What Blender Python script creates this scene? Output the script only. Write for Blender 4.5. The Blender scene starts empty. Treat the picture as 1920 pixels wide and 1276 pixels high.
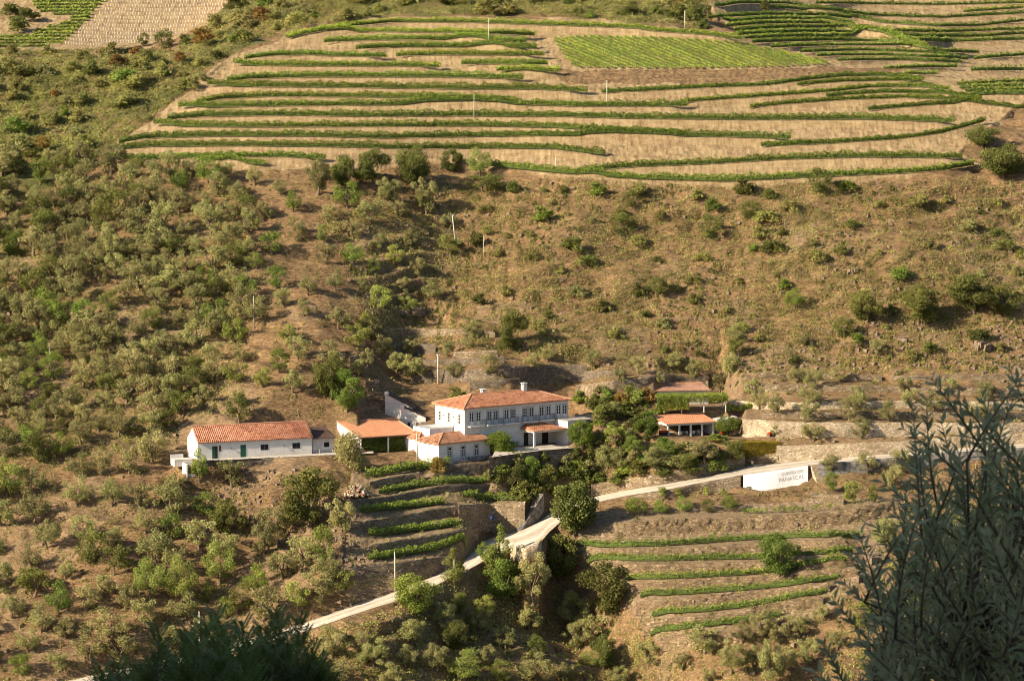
import bpy, math, random
import numpy as np
from mathutils import Vector
R = math.radians
rng = np.random.default_rng(7)
random.seed(7)
scene = bpy.context.scene
col = scene.collection
# ------------------------------------------------------------------ camera
F = 6500.0                      # focal length in pixels of a 1920 px wide picture
PITCH = R(6.0)
cP, sP = math.cos(PITCH), math.sin(PITCH)
cam_d = bpy.data.cameras.new('camera')
cam_d.sensor_width = 36.0
cam_d.lens = 36.0 * F / 1920.0
cam_d.clip_start = 0.5
cam_d.clip_end = 5000
cam_d.dof.use_dof = True
cam_d.dof.focus_distance = 640
cam_d.dof.aperture_fstop = 26
cam = bpy.data.objects.new('camera', cam_d)
cam.rotation_euler = (R(90) - PITCH, 0, 0)
col.objects.link(cam)
scene.camera = cam
# ------------------------------------------------------------------ light
SUN_EL, SUN_PHI = R(28), R(27)
to_sun = Vector((-math.cos(SUN_PHI) * math.cos(SUN_EL), -math.sin(SUN_PHI) * math.cos(SUN_EL), math.sin(SUN_EL)))
world = bpy.data.worlds.new('World')
scene.world = world
world.use_nodes = True
wn = world.node_tree.nodes
sky = wn.new('ShaderNodeTexSky')
sky.sky_type = 'NISHITA'
sky.sun_disc = False
sky.sun_elevation = SUN_EL
sky.sun_rotation = math.atan2(to_sun.x, to_sun.y)
wn['Background'].inputs['Strength'].default_value = 0.07
world.node_tree.links.new(sky.outputs[0], wn['Background'].inputs['Color'])
sun_d = bpy.data.lights.new('sun', 'SUN')
sun_d.energy = 5.0
sun_d.angle = R(0.5)
sun_d.color = (1.0, 0.83, 0.60)
sun = bpy.data.objects.new('sun', sun_d)
sun.rotation_euler = to_sun.to_track_quat('Z', 'Y').to_euler()
col.objects.link(sun)
scene.view_settings.view_transform = 'Standard'
scene.view_settings.look = 'None'
scene.view_settings.gamma = 1.0
scene.view_settings.exposure = 0.95
scene.cycles.pixel_filter_type = 'BLACKMAN_HARRIS'
scene.cycles.filter_width = 1.0
scene.cycles.max_bounces = 5
scene.cycles.diffuse_bounces = 2
scene.cycles.transparent_max_bounces = 4

# ------------------------------------------------------------------ helpers
def ray(px, py):
    u = np.asarray(px, float) - 960.0
    v = 638.0 - np.asarray(py, float)
    return u, cP * F + sP * v, -sP * F + cP * v
def at_y(px, py, Y):
    rx, ry, rz = ray(px, py)
    t = Y / ry
    return Vector((float(rx * t), float(Y), float(rz * t)))
def at_z(px, py, z):
    rx, ry, rz = ray(px, py)
    t = z / rz
    return Vector((float(rx * t), float(ry * t), float(z)))
def proj(x, y, z):
    d = y * cP - z * sP
    return 960 + F * x / d, 638 - F * (y * sP + z * cP) / d

def tag(o, label=None, cat=None, group=None, kind=None):
    if label: o['label'] = label
    if cat: o['category'] = cat
    if group: o['group'] = group
    if kind: o['kind'] = kind
    return o
def empty(name, loc, rz=0.0):
    o = bpy.data.objects.new(name, None)
    o.location = loc
    o.rotation_euler = (0, 0, rz)
    o.empty_display_size = 0.3
    col.objects.link(o)
    return o
def mesh_np(name, V, Q, mat, parent=None, smooth=False, link=True):
    V = np.asarray(V, np.float32).reshape(-1, 3)
    me = bpy.data.meshes.new(name)
    Q = np.asarray(Q, np.int32)
    k = Q.shape[1]
    me.vertices.add(len(V)); me.vertices.foreach_set('co', V.ravel())
    me.loops.add(Q.size); me.loops.foreach_set('vertex_index', Q.ravel())
    me.polygons.add(len(Q))
    me.polygons.foreach_set('loop_start', np.arange(0, Q.size, k, dtype=np.int32))
    me.polygons.foreach_set('loop_total', np.full(len(Q), k, np.int32))
    me.update(calc_edges=True)
    if smooth:
        me.polygons.foreach_set('use_smooth', np.ones(len(Q), bool))
    me.materials.append(mat)
    o = bpy.data.objects.new(name, me)
    if link: col.objects.link(o)
    if parent: o.parent = parent
    return o

class MB:
    """collects boxes, tubes and polygons into one mesh"""
    def __init__(s): s.v = []; s.f = []
    def poly(s, pts):
        n = len(s.v); s.v += [tuple(p) for p in pts]; s.f.append(tuple(range(n, n + len(pts))))
    def box(s, x0, x1, y0, y1, z0, z1):
        n = len(s.v)
        s.v += [(x0,y0,z0),(x1,y0,z0),(x1,y1,z0),(x0,y1,z0),(x0,y0,z1),(x1,y0,z1),(x1,y1,z1),(x0,y1,z1)]
        s.f += [tuple(n+i for i in q) for q in ((0,3,2,1),(4,5,6,7),(0,1,5,4),(1,2,6,5),(2,3,7,6),(3,0,4,7))]
        return s
    def prism(s, pts, d):
        """pts: closed outline, extruded by vector d"""
        n = len(s.v); k = len(pts)
        s.v += [tuple(p) for p in pts] + [tuple(Vector(p) + Vector(d)) for p in pts]
        s.f.append(tuple(range(n + k - 1, n - 1, -1))); s.f.append(tuple(range(n + k, n + 2 * k)))
        for i in range(k):
            j = (i + 1) % k
            s.f.append((n+i, n+j, n+k+j, n+k+i))
        return s
    def tube(s, pts, rad, k=6):
        pts = [Vector(p) for p in pts]
        n0 = len(s.v)
        for i, p in enumerate(pts):
            d = (pts[min(i+1, len(pts)-1)] - pts[max(i-1, 0)])
            if d.length < 1e-6: d = Vector((0,0,1))
            d.normalize()
            a = d.orthogonal().normalized(); b = d.cross(a)
            r = rad[i] if isinstance(rad, (list, tuple)) else rad
            for j in range(k):
                t = 2*math.pi*j/k
                s.v.append(tuple(p + a*r*math.cos(t) + b*r*math.sin(t)))
        for i in range(len(pts)-1):
            for j in range(k):
                s.f.append((n0+i*k+j, n0+i*k+(j+1)%k, n0+(i+1)*k+(j+1)%k, n0+(i+1)*k+j))
        s.f.append(tuple(n0+j for j in range(k-1, -1, -1)))
        s.f.append(tuple(n0+(len(pts)-1)*k+j for j in range(k)))
        return s
    def build(s, name, mat, parent=None, smooth=False, bevel=0):
        me = bpy.data.meshes.new(name)
        me.from_pydata(s.v, [], s.f)
        me.materials.append(mat)
        if smooth: me.polygons.foreach_set('use_smooth', [True]*len(me.polygons))
        me.update()
        o = bpy.data.objects.new(name, me)
        col.objects.link(o)
        if parent: o.parent = parent
        if bevel:
            m = o.modifiers.new('bevel', 'BEVEL'); m.width = bevel; m.segments = 1
        return o

def smooth_noise(x, y, seed, scale):
    """cheap value noise on arrays"""
    x = np.asarray(x) / scale + 1000.3; y = np.asarray(y) / scale + 1000.7
    xi = np.floor(x).astype(np.int64); yi = np.floor(y).astype(np.int64)
    fx = x - xi; fy = y - yi
    fx = fx*fx*(3-2*fx); fy = fy*fy*(3-2*fy)
    def h(i, j):
        n = (i*374761393 + j*668265263 + seed*1442695041) & 0x7fffffff
        n = (n ^ (n >> 13)) * 1274126177 & 0x7fffffff
        return ((n ^ (n >> 16)) & 0xffff) / 65535.0
    return (h(xi,yi)*(1-fx)*(1-fy) + h(xi+1,yi)*fx*(1-fy) + h(xi,yi+1)*(1-fx)*fy + h(xi+1,yi+1)*fx*fy) * 2 - 1
def in_poly(px, py, poly):
    px = np.asarray(px, float); py = np.asarray(py, float)
    r = np.zeros(px.shape, bool)
    n = len(poly)
    for i in range(n):
        x0, y0 = poly[i]; x1, y1 = poly[(i+1) % n]
        if y0 == y1: continue
        c = ((y0 > py) != (y1 > py)) & (px < (x1-x0)*(py-y0)/(y1-y0) + x0)
        r ^= c
    return r

# ------------------------------------------------------------------ materials
def new_mat(name):
    m = bpy.data.materials.new(name); m.use_nodes = True
    nt = m.node_tree
    b = nt.nodes['Principled BSDF']
    b.inputs['Roughness'].default_value = 0.9
    b.inputs['Specular IOR Level'].default_value = 0.25
    return m, nt, b
def nn(nt, typ, **kw):
    n = nt.nodes.new(typ)
    for k, v in kw.items(): setattr(n, k, v)
    return n
def noise(nt, scale, detail=4, rough=0.6, vec=None):
    n = nn(nt, 'ShaderNodeTexNoise'); n.inputs['Scale'].default_value = scale
    n.inputs['Detail'].default_value = detail; n.inputs['Roughness'].default_value = rough
    if vec: nt.links.new(vec, n.inputs['Vector'])
    return n
def ramp(nt, fac, stops):
    r = nn(nt, 'ShaderNodeValToRGB')
    e = r.color_ramp.elements
    while len(e) < len(stops): e.new(0.5)
    for i, (p, c) in enumerate(stops):
        e[i].position = p; e[i].color = (*c, 1) if len(c) == 3 else c
    nt.links.new(fac, r.inputs[0])
    return r
def mix(nt, fac, a, b, mode='MIX'):
    m = nn(nt, 'ShaderNodeMix', data_type='RGBA', blend_type=mode)
    for s, v in ((m.inputs[0], fac), (m.inputs[6], a), (m.inputs[7], b)):
        if isinstance(v, (int, float)): s.default_value = v
        elif isinstance(v, tuple): s.default_value = (*v, 1)
        else: nt.links.new(v, s)
    return m.outputs[2]
def bump(nt, b, h, strength=0.5, dist=0.1):
    n = nn(nt, 'ShaderNodeBump'); n.inputs['Strength'].default_value = strength; n.inputs['Distance'].default_value = dist
    nt.links.new(h, n.inputs['Height']); nt.links.new(n.outputs[0], b.inputs['Normal'])

def mat_plain(name, c, rough=0.8, var=0.12, scale=2.0, metal=0):
    m, nt, b = new_mat(name)
    tc = nn(nt, 'ShaderNodeTexCoord')
    n = noise(nt, scale, 5, 0.65, tc.outputs['Object'])
    r = ramp(nt, n.outputs[0], [(0.3, tuple(x*(1-var) for x in c)), (0.7, tuple(min(1, x*(1+var)) for x in c))])
    nt.links.new(r.outputs[0], b.inputs['Base Color'])
    b.inputs['Roughness'].default_value = rough
    b.inputs['Metallic'].default_value = metal
    return m
def mat_leaf(name, c0, c1, scale=0.6, trans=0.35):
    m, nt, b = new_mat(name)
    tc = nn(nt, 'ShaderNodeTexCoord'); oi = nn(nt, 'ShaderNodeObjectInfo')
    n = noise(nt, scale, 3, 0.6, tc.outputs['Object'])
    r = ramp(nt, n.outputs[0], [(0.32, c0), (0.68, c1)])
    hs = nn(nt, 'ShaderNodeHueSaturation')
    mr = nn(nt, 'ShaderNodeMapRange'); mr.inputs[3].default_value = 0.72; mr.inputs[4].default_value = 1.28
    nt.links.new(oi.outputs['Random'], mr.inputs[0]); nt.links.new(mr.outputs[0], hs.inputs['Value'])
    mr2 = nn(nt, 'ShaderNodeMapRange'); mr2.inputs[3].default_value = 0.485; mr2.inputs[4].default_value = 0.515
    mo = nn(nt, 'ShaderNodeMath', operation='FRACT'); mm = nn(nt, 'ShaderNodeMath', operation='MULTIPLY'); mm.inputs[1].default_value = 7.31
    nt.links.new(oi.outputs['Random'], mm.inputs[0]); nt.links.new(mm.outputs[0], mo.inputs[0]); nt.links.new(mo.outputs[0], mr2.inputs[0])
    nt.links.new(mr2.outputs[0], hs.inputs['Hue'])
    nt.links.new(r.outputs[0], hs.inputs['Color'])
    nt.links.new(hs.outputs[0], b.inputs['Base Color'])
    b.inputs['Roughness'].default_value = 0.6
    t = nn(nt, 'ShaderNodeBsdfTranslucent'); nt.links.new(hs.outputs[0], t.inputs[0])
    ms = nn(nt, 'ShaderNodeMixShader'); ms.inputs[0].default_value = trans
    nt.links.new(b.outputs[0], ms.inputs[1]); nt.links.new(t.outputs[0], ms.inputs[2])
    nt.links.new(ms.outputs[0], nt.nodes['Material Output'].inputs[0])
    return m
def mat_stone(name, cols, scale=2.2, mortar=(0.10,0.085,0.06), stretch=1.9):
    m, nt, b = new_mat(name)
    tc = nn(nt, 'ShaderNodeTexCoord'); mp = nn(nt, 'ShaderNodeMapping'); mp.inputs['Scale'].default_value = (1, 1, stretch)
    nt.links.new(tc.outputs['Object'], mp.inputs[0])
    v = nn(nt, 'ShaderNodeTexVoronoi'); v.inputs['Scale'].default_value = scale; nt.links.new(mp.outputs[0], v.inputs['Vector'])
    v2 = nn(nt, 'ShaderNodeTexVoronoi', feature='DISTANCE_TO_EDGE'); v2.inputs['Scale'].default_value = scale; nt.links.new(mp.outputs[0], v2.inputs['Vector'])
    sx = nn(nt, 'ShaderNodeSeparateColor'); nt.links.new(v.outputs['Color'], sx.inputs[0])
    r = ramp(nt, sx.outputs[0], [(i/(len(cols)-1), c) for i, c in enumerate(cols)])
    n = noise(nt, 0.35, 5, 0.7, tc.outputs['Object'])
    r2 = ramp(nt, n.outputs[0], [(0.3, (0.62,0.55,0.45)), (0.7, (1.15,1.12,1.08))])
    c = mix(nt, 1.0, r.outputs[0], r2.outputs[0], 'MULTIPLY')
    e = ramp(nt, v2.outputs['Distance'], [(0.0, (0,0,0)), (0.09, (1,1,1))])
    c = mix(nt, e.outputs[0], mortar, c)
    nt.links.new(c, b.inputs['Base Color'])
    bump(nt, b, e.outputs[0], 0.8, 0.08)
    return m
def mat_plaster(name, c=(0.73,0.725,0.715), dirt=0.7):
    m, nt, b = new_mat(name)
    tc = nn(nt, 'ShaderNodeTexCoord')
    n = noise(nt, 0.9, 6, 0.7, tc.outputs['Object'])
    n2 = noise(nt, 7.0, 4, 0.6, tc.outputs['Object'])
    sx = nn(nt, 'ShaderNodeSeparateXYZ'); nt.links.new(tc.outputs['Object'], sx.inputs[0])
    r = ramp(nt, n.outputs[0], [(0.30, tuple(x*(1-dirt*0.35) for x in c)), (0.6, c)])
    low = nn(nt, 'ShaderNodeMapRange'); low.inputs[1].default_value = 0.0; low.inputs[2].default_value = 0.9; low.inputs[3].default_value = 1; low.inputs[4].default_value = 0
    nt.links.new(sx.outputs[2], low.inputs[0])
    st = nn(nt, 'ShaderNodeMath', operation='MULTIPLY'); nt.links.new(low.outputs[0], st.inputs[0])
    r3 = ramp(nt, n2.outputs[0], [(0.45, (0,0,0)), (0.7, (1,1,1))]); nt.links.new(r3.outputs[0], st.inputs[1])
    c2 = mix(nt, st.outputs[0], r.outputs[0], (0.36,0.30,0.23))
    nt.links.new(c2, b.inputs['Base Color'])
    bump(nt, b, n2.outputs[0], 0.15, 0.03)
    return m
def mat_roof(name, base=(0.38,0.145,0.07), pale=(0.56,0.29,0.17), dark=(0.17,0.08,0.05), rows=2.6, axis=0, weather=0.5):
    """clay tile: channels run down the slope (constant local x), courses across it"""
    m, nt, b = new_mat(name)
    tc = nn(nt, 'ShaderNodeTexCoord'); sx = nn(nt, 'ShaderNodeSeparateXYZ'); nt.links.new(tc.outputs['Object'], sx.inputs[0])
    mp = nn(nt, 'ShaderNodeMapping'); mp.inputs['Scale'].default_value = (2.4, 2.4, 6); nt.links.new(tc.outputs['Object'], mp.inputs[0])
    v = nn(nt, 'ShaderNodeTexVoronoi'); v.inputs['Scale'].default_value = 1.3; nt.links.new(mp.outputs[0], v.inputs['Vector'])
    sc = nn(nt, 'ShaderNodeSeparateColor'); nt.links.new(v.outputs['Color'], sc.inputs[0])
    n = noise(nt, 0.5, 5, 0.7, tc.outputs['Object'])
    ad = nn(nt, 'ShaderNodeMath', operation='MULTIPLY_ADD'); ad.inputs[1].default_value = 0.45
    nt.links.new(sc.outputs[0], ad.inputs[0]); nt.links.new(n.outputs[0], ad.inputs[2])
    r = ramp(nt, ad.outputs[0], [(0.42, dark), (0.62, base), (0.88, pale)]) if weather > 0.3 else ramp(nt, ad.outputs[0], [(0.35, base), (0.9, pale)])
    w = nn(nt, 'ShaderNodeMath', operation='MULTIPLY'); w.inputs[1].default_value = rows * 2 * math.pi
    nt.links.new(sx.outputs[axis], w.inputs[0])
    s = nn(nt, 'ShaderNodeMath', operation='SINE'); nt.links.new(w.outputs[0], s.inputs[0])
    sr = nn(nt, 'ShaderNodeMapRange'); sr.inputs[1].default_value = -1; sr.inputs[2].default_value = 1; nt.links.new(s.outputs[0], sr.inputs[0])
    c = mix(nt, sr.outputs[0], (0.72,0.66,0.62), (1.12,1.12,1.12))
    c = mix(nt, 1.0, r.outputs[0], c, 'MULTIPLY')
    nt.links.new(c, b.inputs['Base Color'])
    bump(nt, b, sr.outputs[0], 0.9, 0.09)
    return m

def mat_ground():
    m, nt, b = new_mat('hillside_ground')
    tc = nn(nt, 'ShaderNodeTexCoord'); P = tc.outputs['Object']
    at = nn(nt, 'ShaderNodeAttribute', attribute_name='zone')
    sc = nn(nt, 'ShaderNodeSeparateColor'); nt.links.new(at.outputs['Color'], sc.inputs[0])
    mp = nn(nt, 'ShaderNodeMapping'); mp.inputs['Scale'].default_value = (0.45, 1, 1.6); nt.links.new(P, mp.inputs[0])
    big = noise(nt, 0.045, 4, 0.6, P); med = noise(nt, 0.55, 6, 0.75, mp.outputs[0]); fine = noise(nt, 2.6, 5, 0.8, mp.outputs[0])
    grass = ramp(nt, med.outputs[0], [(0.32, (0.075,0.050,0.030)), (0.44, (0.20,0.132,0.070)), (0.56, (0.345,0.235,0.120)), (0.72, (0.52,0.385,0.20))])
    earth = ramp(nt, fine.outputs[0], [(0.30, (0.09,0.060,0.038)), (0.5, (0.26,0.172,0.102)), (0.75, (0.46,0.335,0.205))])
    wild = mix(nt, big.outputs[0], grass.outputs[0], earth.outputs[0])
    gsp = ramp(nt, fine.outputs[0], [(0.35, (0.55,0.52,0.5)), (0.65, (1.25,1.22,1.15))])
    wild = mix(nt, 1.0, wild, gsp.outputs[0], 'MULTIPLY')
    # green scrub ground
    grn = ramp(nt, fine.outputs[0], [(0.3, (0.05,0.055,0.02)), (0.7, (0.20,0.20,0.075))])
    wild = mix(nt, sc.outputs[1], wild, grn.outputs[0])
    # vineyard banks: pale schist earth with rills down the slope
    mp2 = nn(nt, 'ShaderNodeMapping'); mp2.inputs['Scale'].default_value = (1.6, 0.25, 0.25); nt.links.new(P, mp2.inputs[0])
    ril = noise(nt, 0.9, 6, 0.75, mp2.outputs[0]); 
    ve = ramp(nt, ril.outputs[0], [(0.30, (0.18,0.125,0.072)), (0.46, (0.34,0.255,0.155)), (0.74, (0.52,0.415,0.26))])
    ve2 = mix(nt, 1.0, ve.outputs[0], ramp(nt, med.outputs[0], [(0.3, (0.66,0.60,0.50)), (0.55, (1.08,1.05,0.95))]).outputs[0], 'MULTIPLY')
    c = mix(nt, sc.outputs[0], wild, ve2)
    # shale terrace banks (brown grey)
    sh = ramp(nt, fine.outputs[0], [(0.30, (0.10,0.075,0.048)), (0.5, (0.28,0.21,0.135)), (0.72, (0.52,0.42,0.28))])
    c = mix(nt, sc.outputs[2], c, sh.outputs[0])
    nt.links.new(c, b.inputs['Base Color'])
    h = nn(nt, 'ShaderNodeMath', operation='MULTIPLY_ADD'); h.inputs[1].default_value = 0.5
    nt.links.new(fine.outputs[0], h.inputs[0]); nt.links.new(med.outputs[0], h.inputs[2])
    bump(nt, b, h.outputs[0], 1.0, 0.55)
    b.inputs['Specular IOR Level'].default_value = 0.1
    return m
def mat_road():
    m, nt, b = new_mat('gravel_road')
    tc = nn(nt, 'ShaderNodeTexCoord'); at = nn(nt, 'ShaderNodeAttribute', attribute_name='track')
    sc = nn(nt, 'ShaderNodeSeparateColor'); nt.links.new(at.outputs['Color'], sc.inputs[0])
    n = noise(nt, 0.8, 6, 0.75, tc.outputs['Object']); n2 = noise(nt, 0.12, 3, 0.6, tc.outputs['Object'])
    r = ramp(nt, n.outputs[0], [(0.3, (0.36,0.31,0.25)), (0.65, (0.58,0.52,0.43))])
    r2 = ramp(nt, n2.outputs[0], [(0.35, (0.82,0.80,0.78)), (0.65, (1.08,1.07,1.05))])
    c = mix(nt, 1.0, r.outputs[0], r2.outputs[0], 'MULTIPLY')
    c = mix(nt, sc.outputs[0], c, (0.62,0.565,0.48))
    c = mix(nt, sc.outputs[1], c, (0.27,0.20,0.12))
    nt.links.new(c, b.inputs['Base Color']); bump(nt, b, n.outputs[0], 0.6, 0.06)
    return m
M = {}
M['ground'] = mat_ground()
M['olive'] = mat_leaf('olive_leaves', (0.22,0.22,0.075), (0.47,0.44,0.19))
M['oak'] = mat_leaf('dark_leaves', (0.075,0.095,0.022), (0.27,0.275,0.07))
M['green'] = mat_leaf('green_leaves', (0.12,0.18,0.03), (0.32,0.38,0.075))
M['pale'] = mat_leaf('pale_green_leaves', (0.21,0.25,0.05), (0.46,0.48,0.13))
M['scrub'] = mat_leaf('scrub_leaves', (0.20,0.20,0.055), (0.45,0.43,0.14), 0.12)
M['scrub_dark'] = mat_leaf('dull_scrub_leaves', (0.10,0.10,0.035), (0.27,0.245,0.09), 0.15)
M['rust'] = mat_leaf('rust_leaves', (0.20,0.11,0.03), (0.36,0.26,0.07))
M['vine'] = mat_leaf('vine_leaves', (0.125,0.19,0.026), (0.31,0.40,0.06), 0.9)
M['vine_pale'] = mat_leaf('young_vine_leaves', (0.23,0.32,0.04), (0.44,0.52,0.09), 0.9)
M['straw'] = mat_leaf('dry_grass', (0.28,0.18,0.075), (0.52,0.37,0.18), 0.2, 0.2)
M['yellow_hedge'] = mat_leaf('yellow_leaves', (0.24,0.21,0.02), (0.46,0.38,0.04))
M['near_olive'] = mat_leaf('near_olive_leaves', (0.27,0.31,0.12), (0.68,0.70,0.38), 3.0, 0.3)
M['near_frond'] = mat_leaf('near_frond_leaves', (0.10,0.145,0.03), (0.22,0.29,0.07), 3.0, 0.3)
M['core'] = mat_plain('vine_stem_and_core_shade', (0.075,0.105,0.025), 0.95, 0.5, 1.5)  # dark tone puts shade into the hedge core; stems share it
M['bark'] = mat_plain('bark', (0.17,0.13,0.09), 0.95, 0.4, 6)
M['pale_bark'] = mat_plain('pale_bark', (0.42,0.38,0.32), 0.9, 0.3, 4)
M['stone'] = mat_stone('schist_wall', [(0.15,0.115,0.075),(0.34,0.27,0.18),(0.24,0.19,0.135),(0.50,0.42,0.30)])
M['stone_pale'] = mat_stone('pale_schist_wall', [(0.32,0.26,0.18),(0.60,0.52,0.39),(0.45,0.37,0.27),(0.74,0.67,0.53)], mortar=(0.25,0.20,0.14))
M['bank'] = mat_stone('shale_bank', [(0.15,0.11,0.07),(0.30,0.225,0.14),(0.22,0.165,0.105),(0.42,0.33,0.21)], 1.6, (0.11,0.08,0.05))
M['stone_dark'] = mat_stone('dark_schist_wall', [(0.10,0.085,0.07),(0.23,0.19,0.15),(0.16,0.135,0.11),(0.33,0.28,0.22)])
M['rubble'] = mat_stone('loose_stone', [(0.30,0.24,0.17),(0.55,0.47,0.36),(0.40,0.20,0.12),(0.72,0.66,0.55)], 1.5, stretch=1)
M['plaster'] = mat_plaster('white_plaster')
M['plaster_bright'] = mat_plaster('whitewash', (0.74,0.73,0.71), 0.5)
M['plaster_old'] = mat_plaster('old_whitewash', (0.66,0.64,0.62), 0.9)
M['trim'] = mat_plain('white_paint', (0.68,0.68,0.67), 0.6, 0.04)
M['granite'] = mat_plain('granite_surround', (0.40,0.37,0.34), 0.85, 0.2, 5)
M['pane'] = mat_plain('window_glass', (0.02,0.022,0.028), 0.15, 0.2)
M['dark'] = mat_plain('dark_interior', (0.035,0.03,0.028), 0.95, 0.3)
M['green_paint'] = mat_plain('green_paint', (0.02,0.085,0.055), 0.5, 0.15)
M['dark_red'] = mat_plain('oxblood_paint', (0.10,0.03,0.025), 0.6, 0.2)
M['iron'] = mat_plain('painted_iron', (0.16,0.18,0.21), 0.5, 0.1, 3, 0.3)
M['wood_pole'] = mat_plain('weathered_pole', (0.50,0.45,0.38), 0.9, 0.2, 3)
M['concrete_pole'] = mat_plain('concrete_pole', (0.62,0.59,0.53), 0.9, 0.12, 3)
M['concrete'] = mat_plain('concrete', (0.50,0.46,0.40), 0.9, 0.18, 0.8)
M['stained'] = mat_plain('stained_concrete', (0.15,0.14,0.125), 0.9, 0.7, 1.3)
M['whitewash'] = mat_plain('whitewash_plain', (0.76,0.75,0.73), 0.9, 0.13, 0.9)
M['road'] = mat_road()
M['roof'] = mat_roof('clay_tile_weathered')
M['roof_side'] = mat_roof('clay_tile_weathered_side', axis=1)
M['roof_new'] = mat_roof('clay_tile_orange', (0.60,0.24,0.11), (0.74,0.38,0.22), weather=0.1)
M['roof_barn'] = mat_roof('clay_tile_barn', (0.40,0.155,0.085), (0.60,0.32,0.21), (0.22,0.10,0.06), rows=2.8)
M['roof_pale'] = mat_roof('pale_old_tile', (0.42,0.22,0.14), (0.58,0.36,0.26), (0.28,0.15,0.10))
M['roof_old'] = mat_roof('clay_tile_old', (0.27,0.115,0.06), (0.50,0.28,0.17), (0.11,0.06,0.04))
M['roof_old_side'] = mat_roof('clay_tile_old_side', (0.27,0.115,0.06), (0.50,0.28,0.17), (0.11,0.06,0.04), axis=1)
M['citrus'] = mat_leaf('citrus_leaves', (0.075,0.12,0.015), (0.27,0.32,0.05))
M['roof_dark'] = mat_roof('dark_tile', (0.10,0.065,0.05), (0.15,0.10,0.08), (0.05,0.035,0.03))
M['ridge'] = mat_plain('ridge_tile', (0.62,0.35,0.22), 0.9, 0.25, 3)
M['blue_sign'] = mat_plain('blue_sign', (0.02,0.13,0.50), 0.4, 0.02)
M['white_sign'] = mat_plain('white_sign', (0.85,0.85,0.85), 0.4, 0.02)
M['letter'] = mat_plain('faded_letter_paint', (0.42,0.40,0.38), 0.9, 0.35, 4)
M['letter_faint'] = mat_plain('very_faded_letter_paint', (0.58,0.56,0.55), 0.9, 0.35, 4)
M['red'] = mat_plain('red_paint', (0.42,0.04,0.02), 0.5, 0.15)
M['rubber'] = mat_plain('rubber', (0.03,0.03,0.03), 0.8, 0.1)
M['blue_metal'] = mat_plain('blue_furniture', (0.05,0.06,0.12), 0.5, 0.1)
M['rock'] = mat_plain('schist_rock', (0.21,0.155,0.11), 0.95, 0.6, 2.5)

# ------------------------------------------------------------------ terrain: base surface on a fan of columns
A = np.arange(-0.205, 0.2051, 0.00040)          # x / y of each column
YS = np.concatenate([np.arange(520, 800, 0.34), np.arange(800, 900, 0.6), np.arange(900, 1250, 2.5)])
NA, NY = len(A), len(YS)
tand = lambda py: -(ray(960, py)[2]) / ray(960, py)[1]
PYS = np.arange(1700, -260, -4.0)
def slope_at(py):
    return np.interp(py, [-200, 0, 100, 330, 360, 640, 700, 850, 900, 1060, 1120, 1400], [0.27, 0.27, 0.33, 0.38, 0.52, 0.52, 0.44, 0.42, 0.42, 0.45, 0.52, 0.5])
Y0 = np.zeros(len(PYS)); i0 = int(np.argmin(abs(PYS - 844))); Y0[i0] = 626
for i in range(i0 + 1, len(PYS)):
    s = slope_at((PYS[i] + PYS[i-1]) / 2); Y0[i] = Y0[i-1] * (tand(PYS[i-1]) + s) / (tand(PYS[i]) + s)
for i in range(i0 - 1, -1, -1):
    s = slope_at((PYS[i] + PYS[i+1]) / 2); Y0[i] = Y0[i+1] * (tand(PYS[i+1]) + s) / (tand(PYS[i]) + s)
sg = lambda t: 1 / (1 + np.exp(-np.clip(t, -40, 40)))
BUMPS = [(560, 730, 150, 210, -10), (300, 620, 260, 300, -3), (850, 480, 110, 130, 8), (775, 655, 75, 95, 11), (900, 330, 140, 90, 5),
         (1010, 1075, 75, 50, 3), (1075, 1150, 75, 100, 15), (1180, 1320, 110, 130, 18), (680, 1150, 130, 110, -12), (930, 1190, 110, 90, 9), (650, 970, 90, 70, -6), (930, 960, 80, 60, 5), (650, 1330, 300, 120, -4),
         (1700, 480, 300, 160, -5), (1180, 480, 200, 120, 4), (980, 900, 70, 60, 5), (1650, 1120, 150, 120, -6), (120, 250, 250, 150, 6),
         (1480, 590, 120, 60, 3), (200, 1000, 180, 150, -5)]
def y_of(px, py):
    y = np.interp(-py, -PYS, Y0)
    for bx, by, sx_, sy_, am in BUMPS:
        y = y + am * np.exp(-((px-bx)/sx_)**2 - ((py-by)/sy_)**2)
    y = y + 45 * sg((84 - py)/9) * sg((440 - px - (py - 20) * 1.5)/25)
    edge = np.interp(px, [1330, 1400, 1480, 1600, 1700, 1790, 1920], [40, 66, 86, 110, 118, 128, 138])
    y = y + 34 * sg((edge - py)/12) * sg((px - 1380)/35) + 40 * sg((edge - 60 - py) / 25) * sg((px - 1500)/60)
    return y
H = np.zeros((NA, NY))
vv = 638 - PYS
for j in range(NA):
    u = A[j] * (cP*F + sP*vv)
    y = y_of(960 + u, PYS)
    y = np.maximum.accumulate(y + np.arange(len(y)) * 1e-4)
    z = y * (-sP*F + cP*vv) / (cP*F + sP*vv)
    H[j] = np.interp(YS, y, z)
    k = YS > y[-1]; H[j][k] = z[-1] + (YS[k]-y[-1]) * 0.25
XG = A[:, None] * YS[None, :]; YG = np.broadcast_to(YS[None, :], XG.shape)
PXG, PYG = proj(XG, YG, H)
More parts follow.
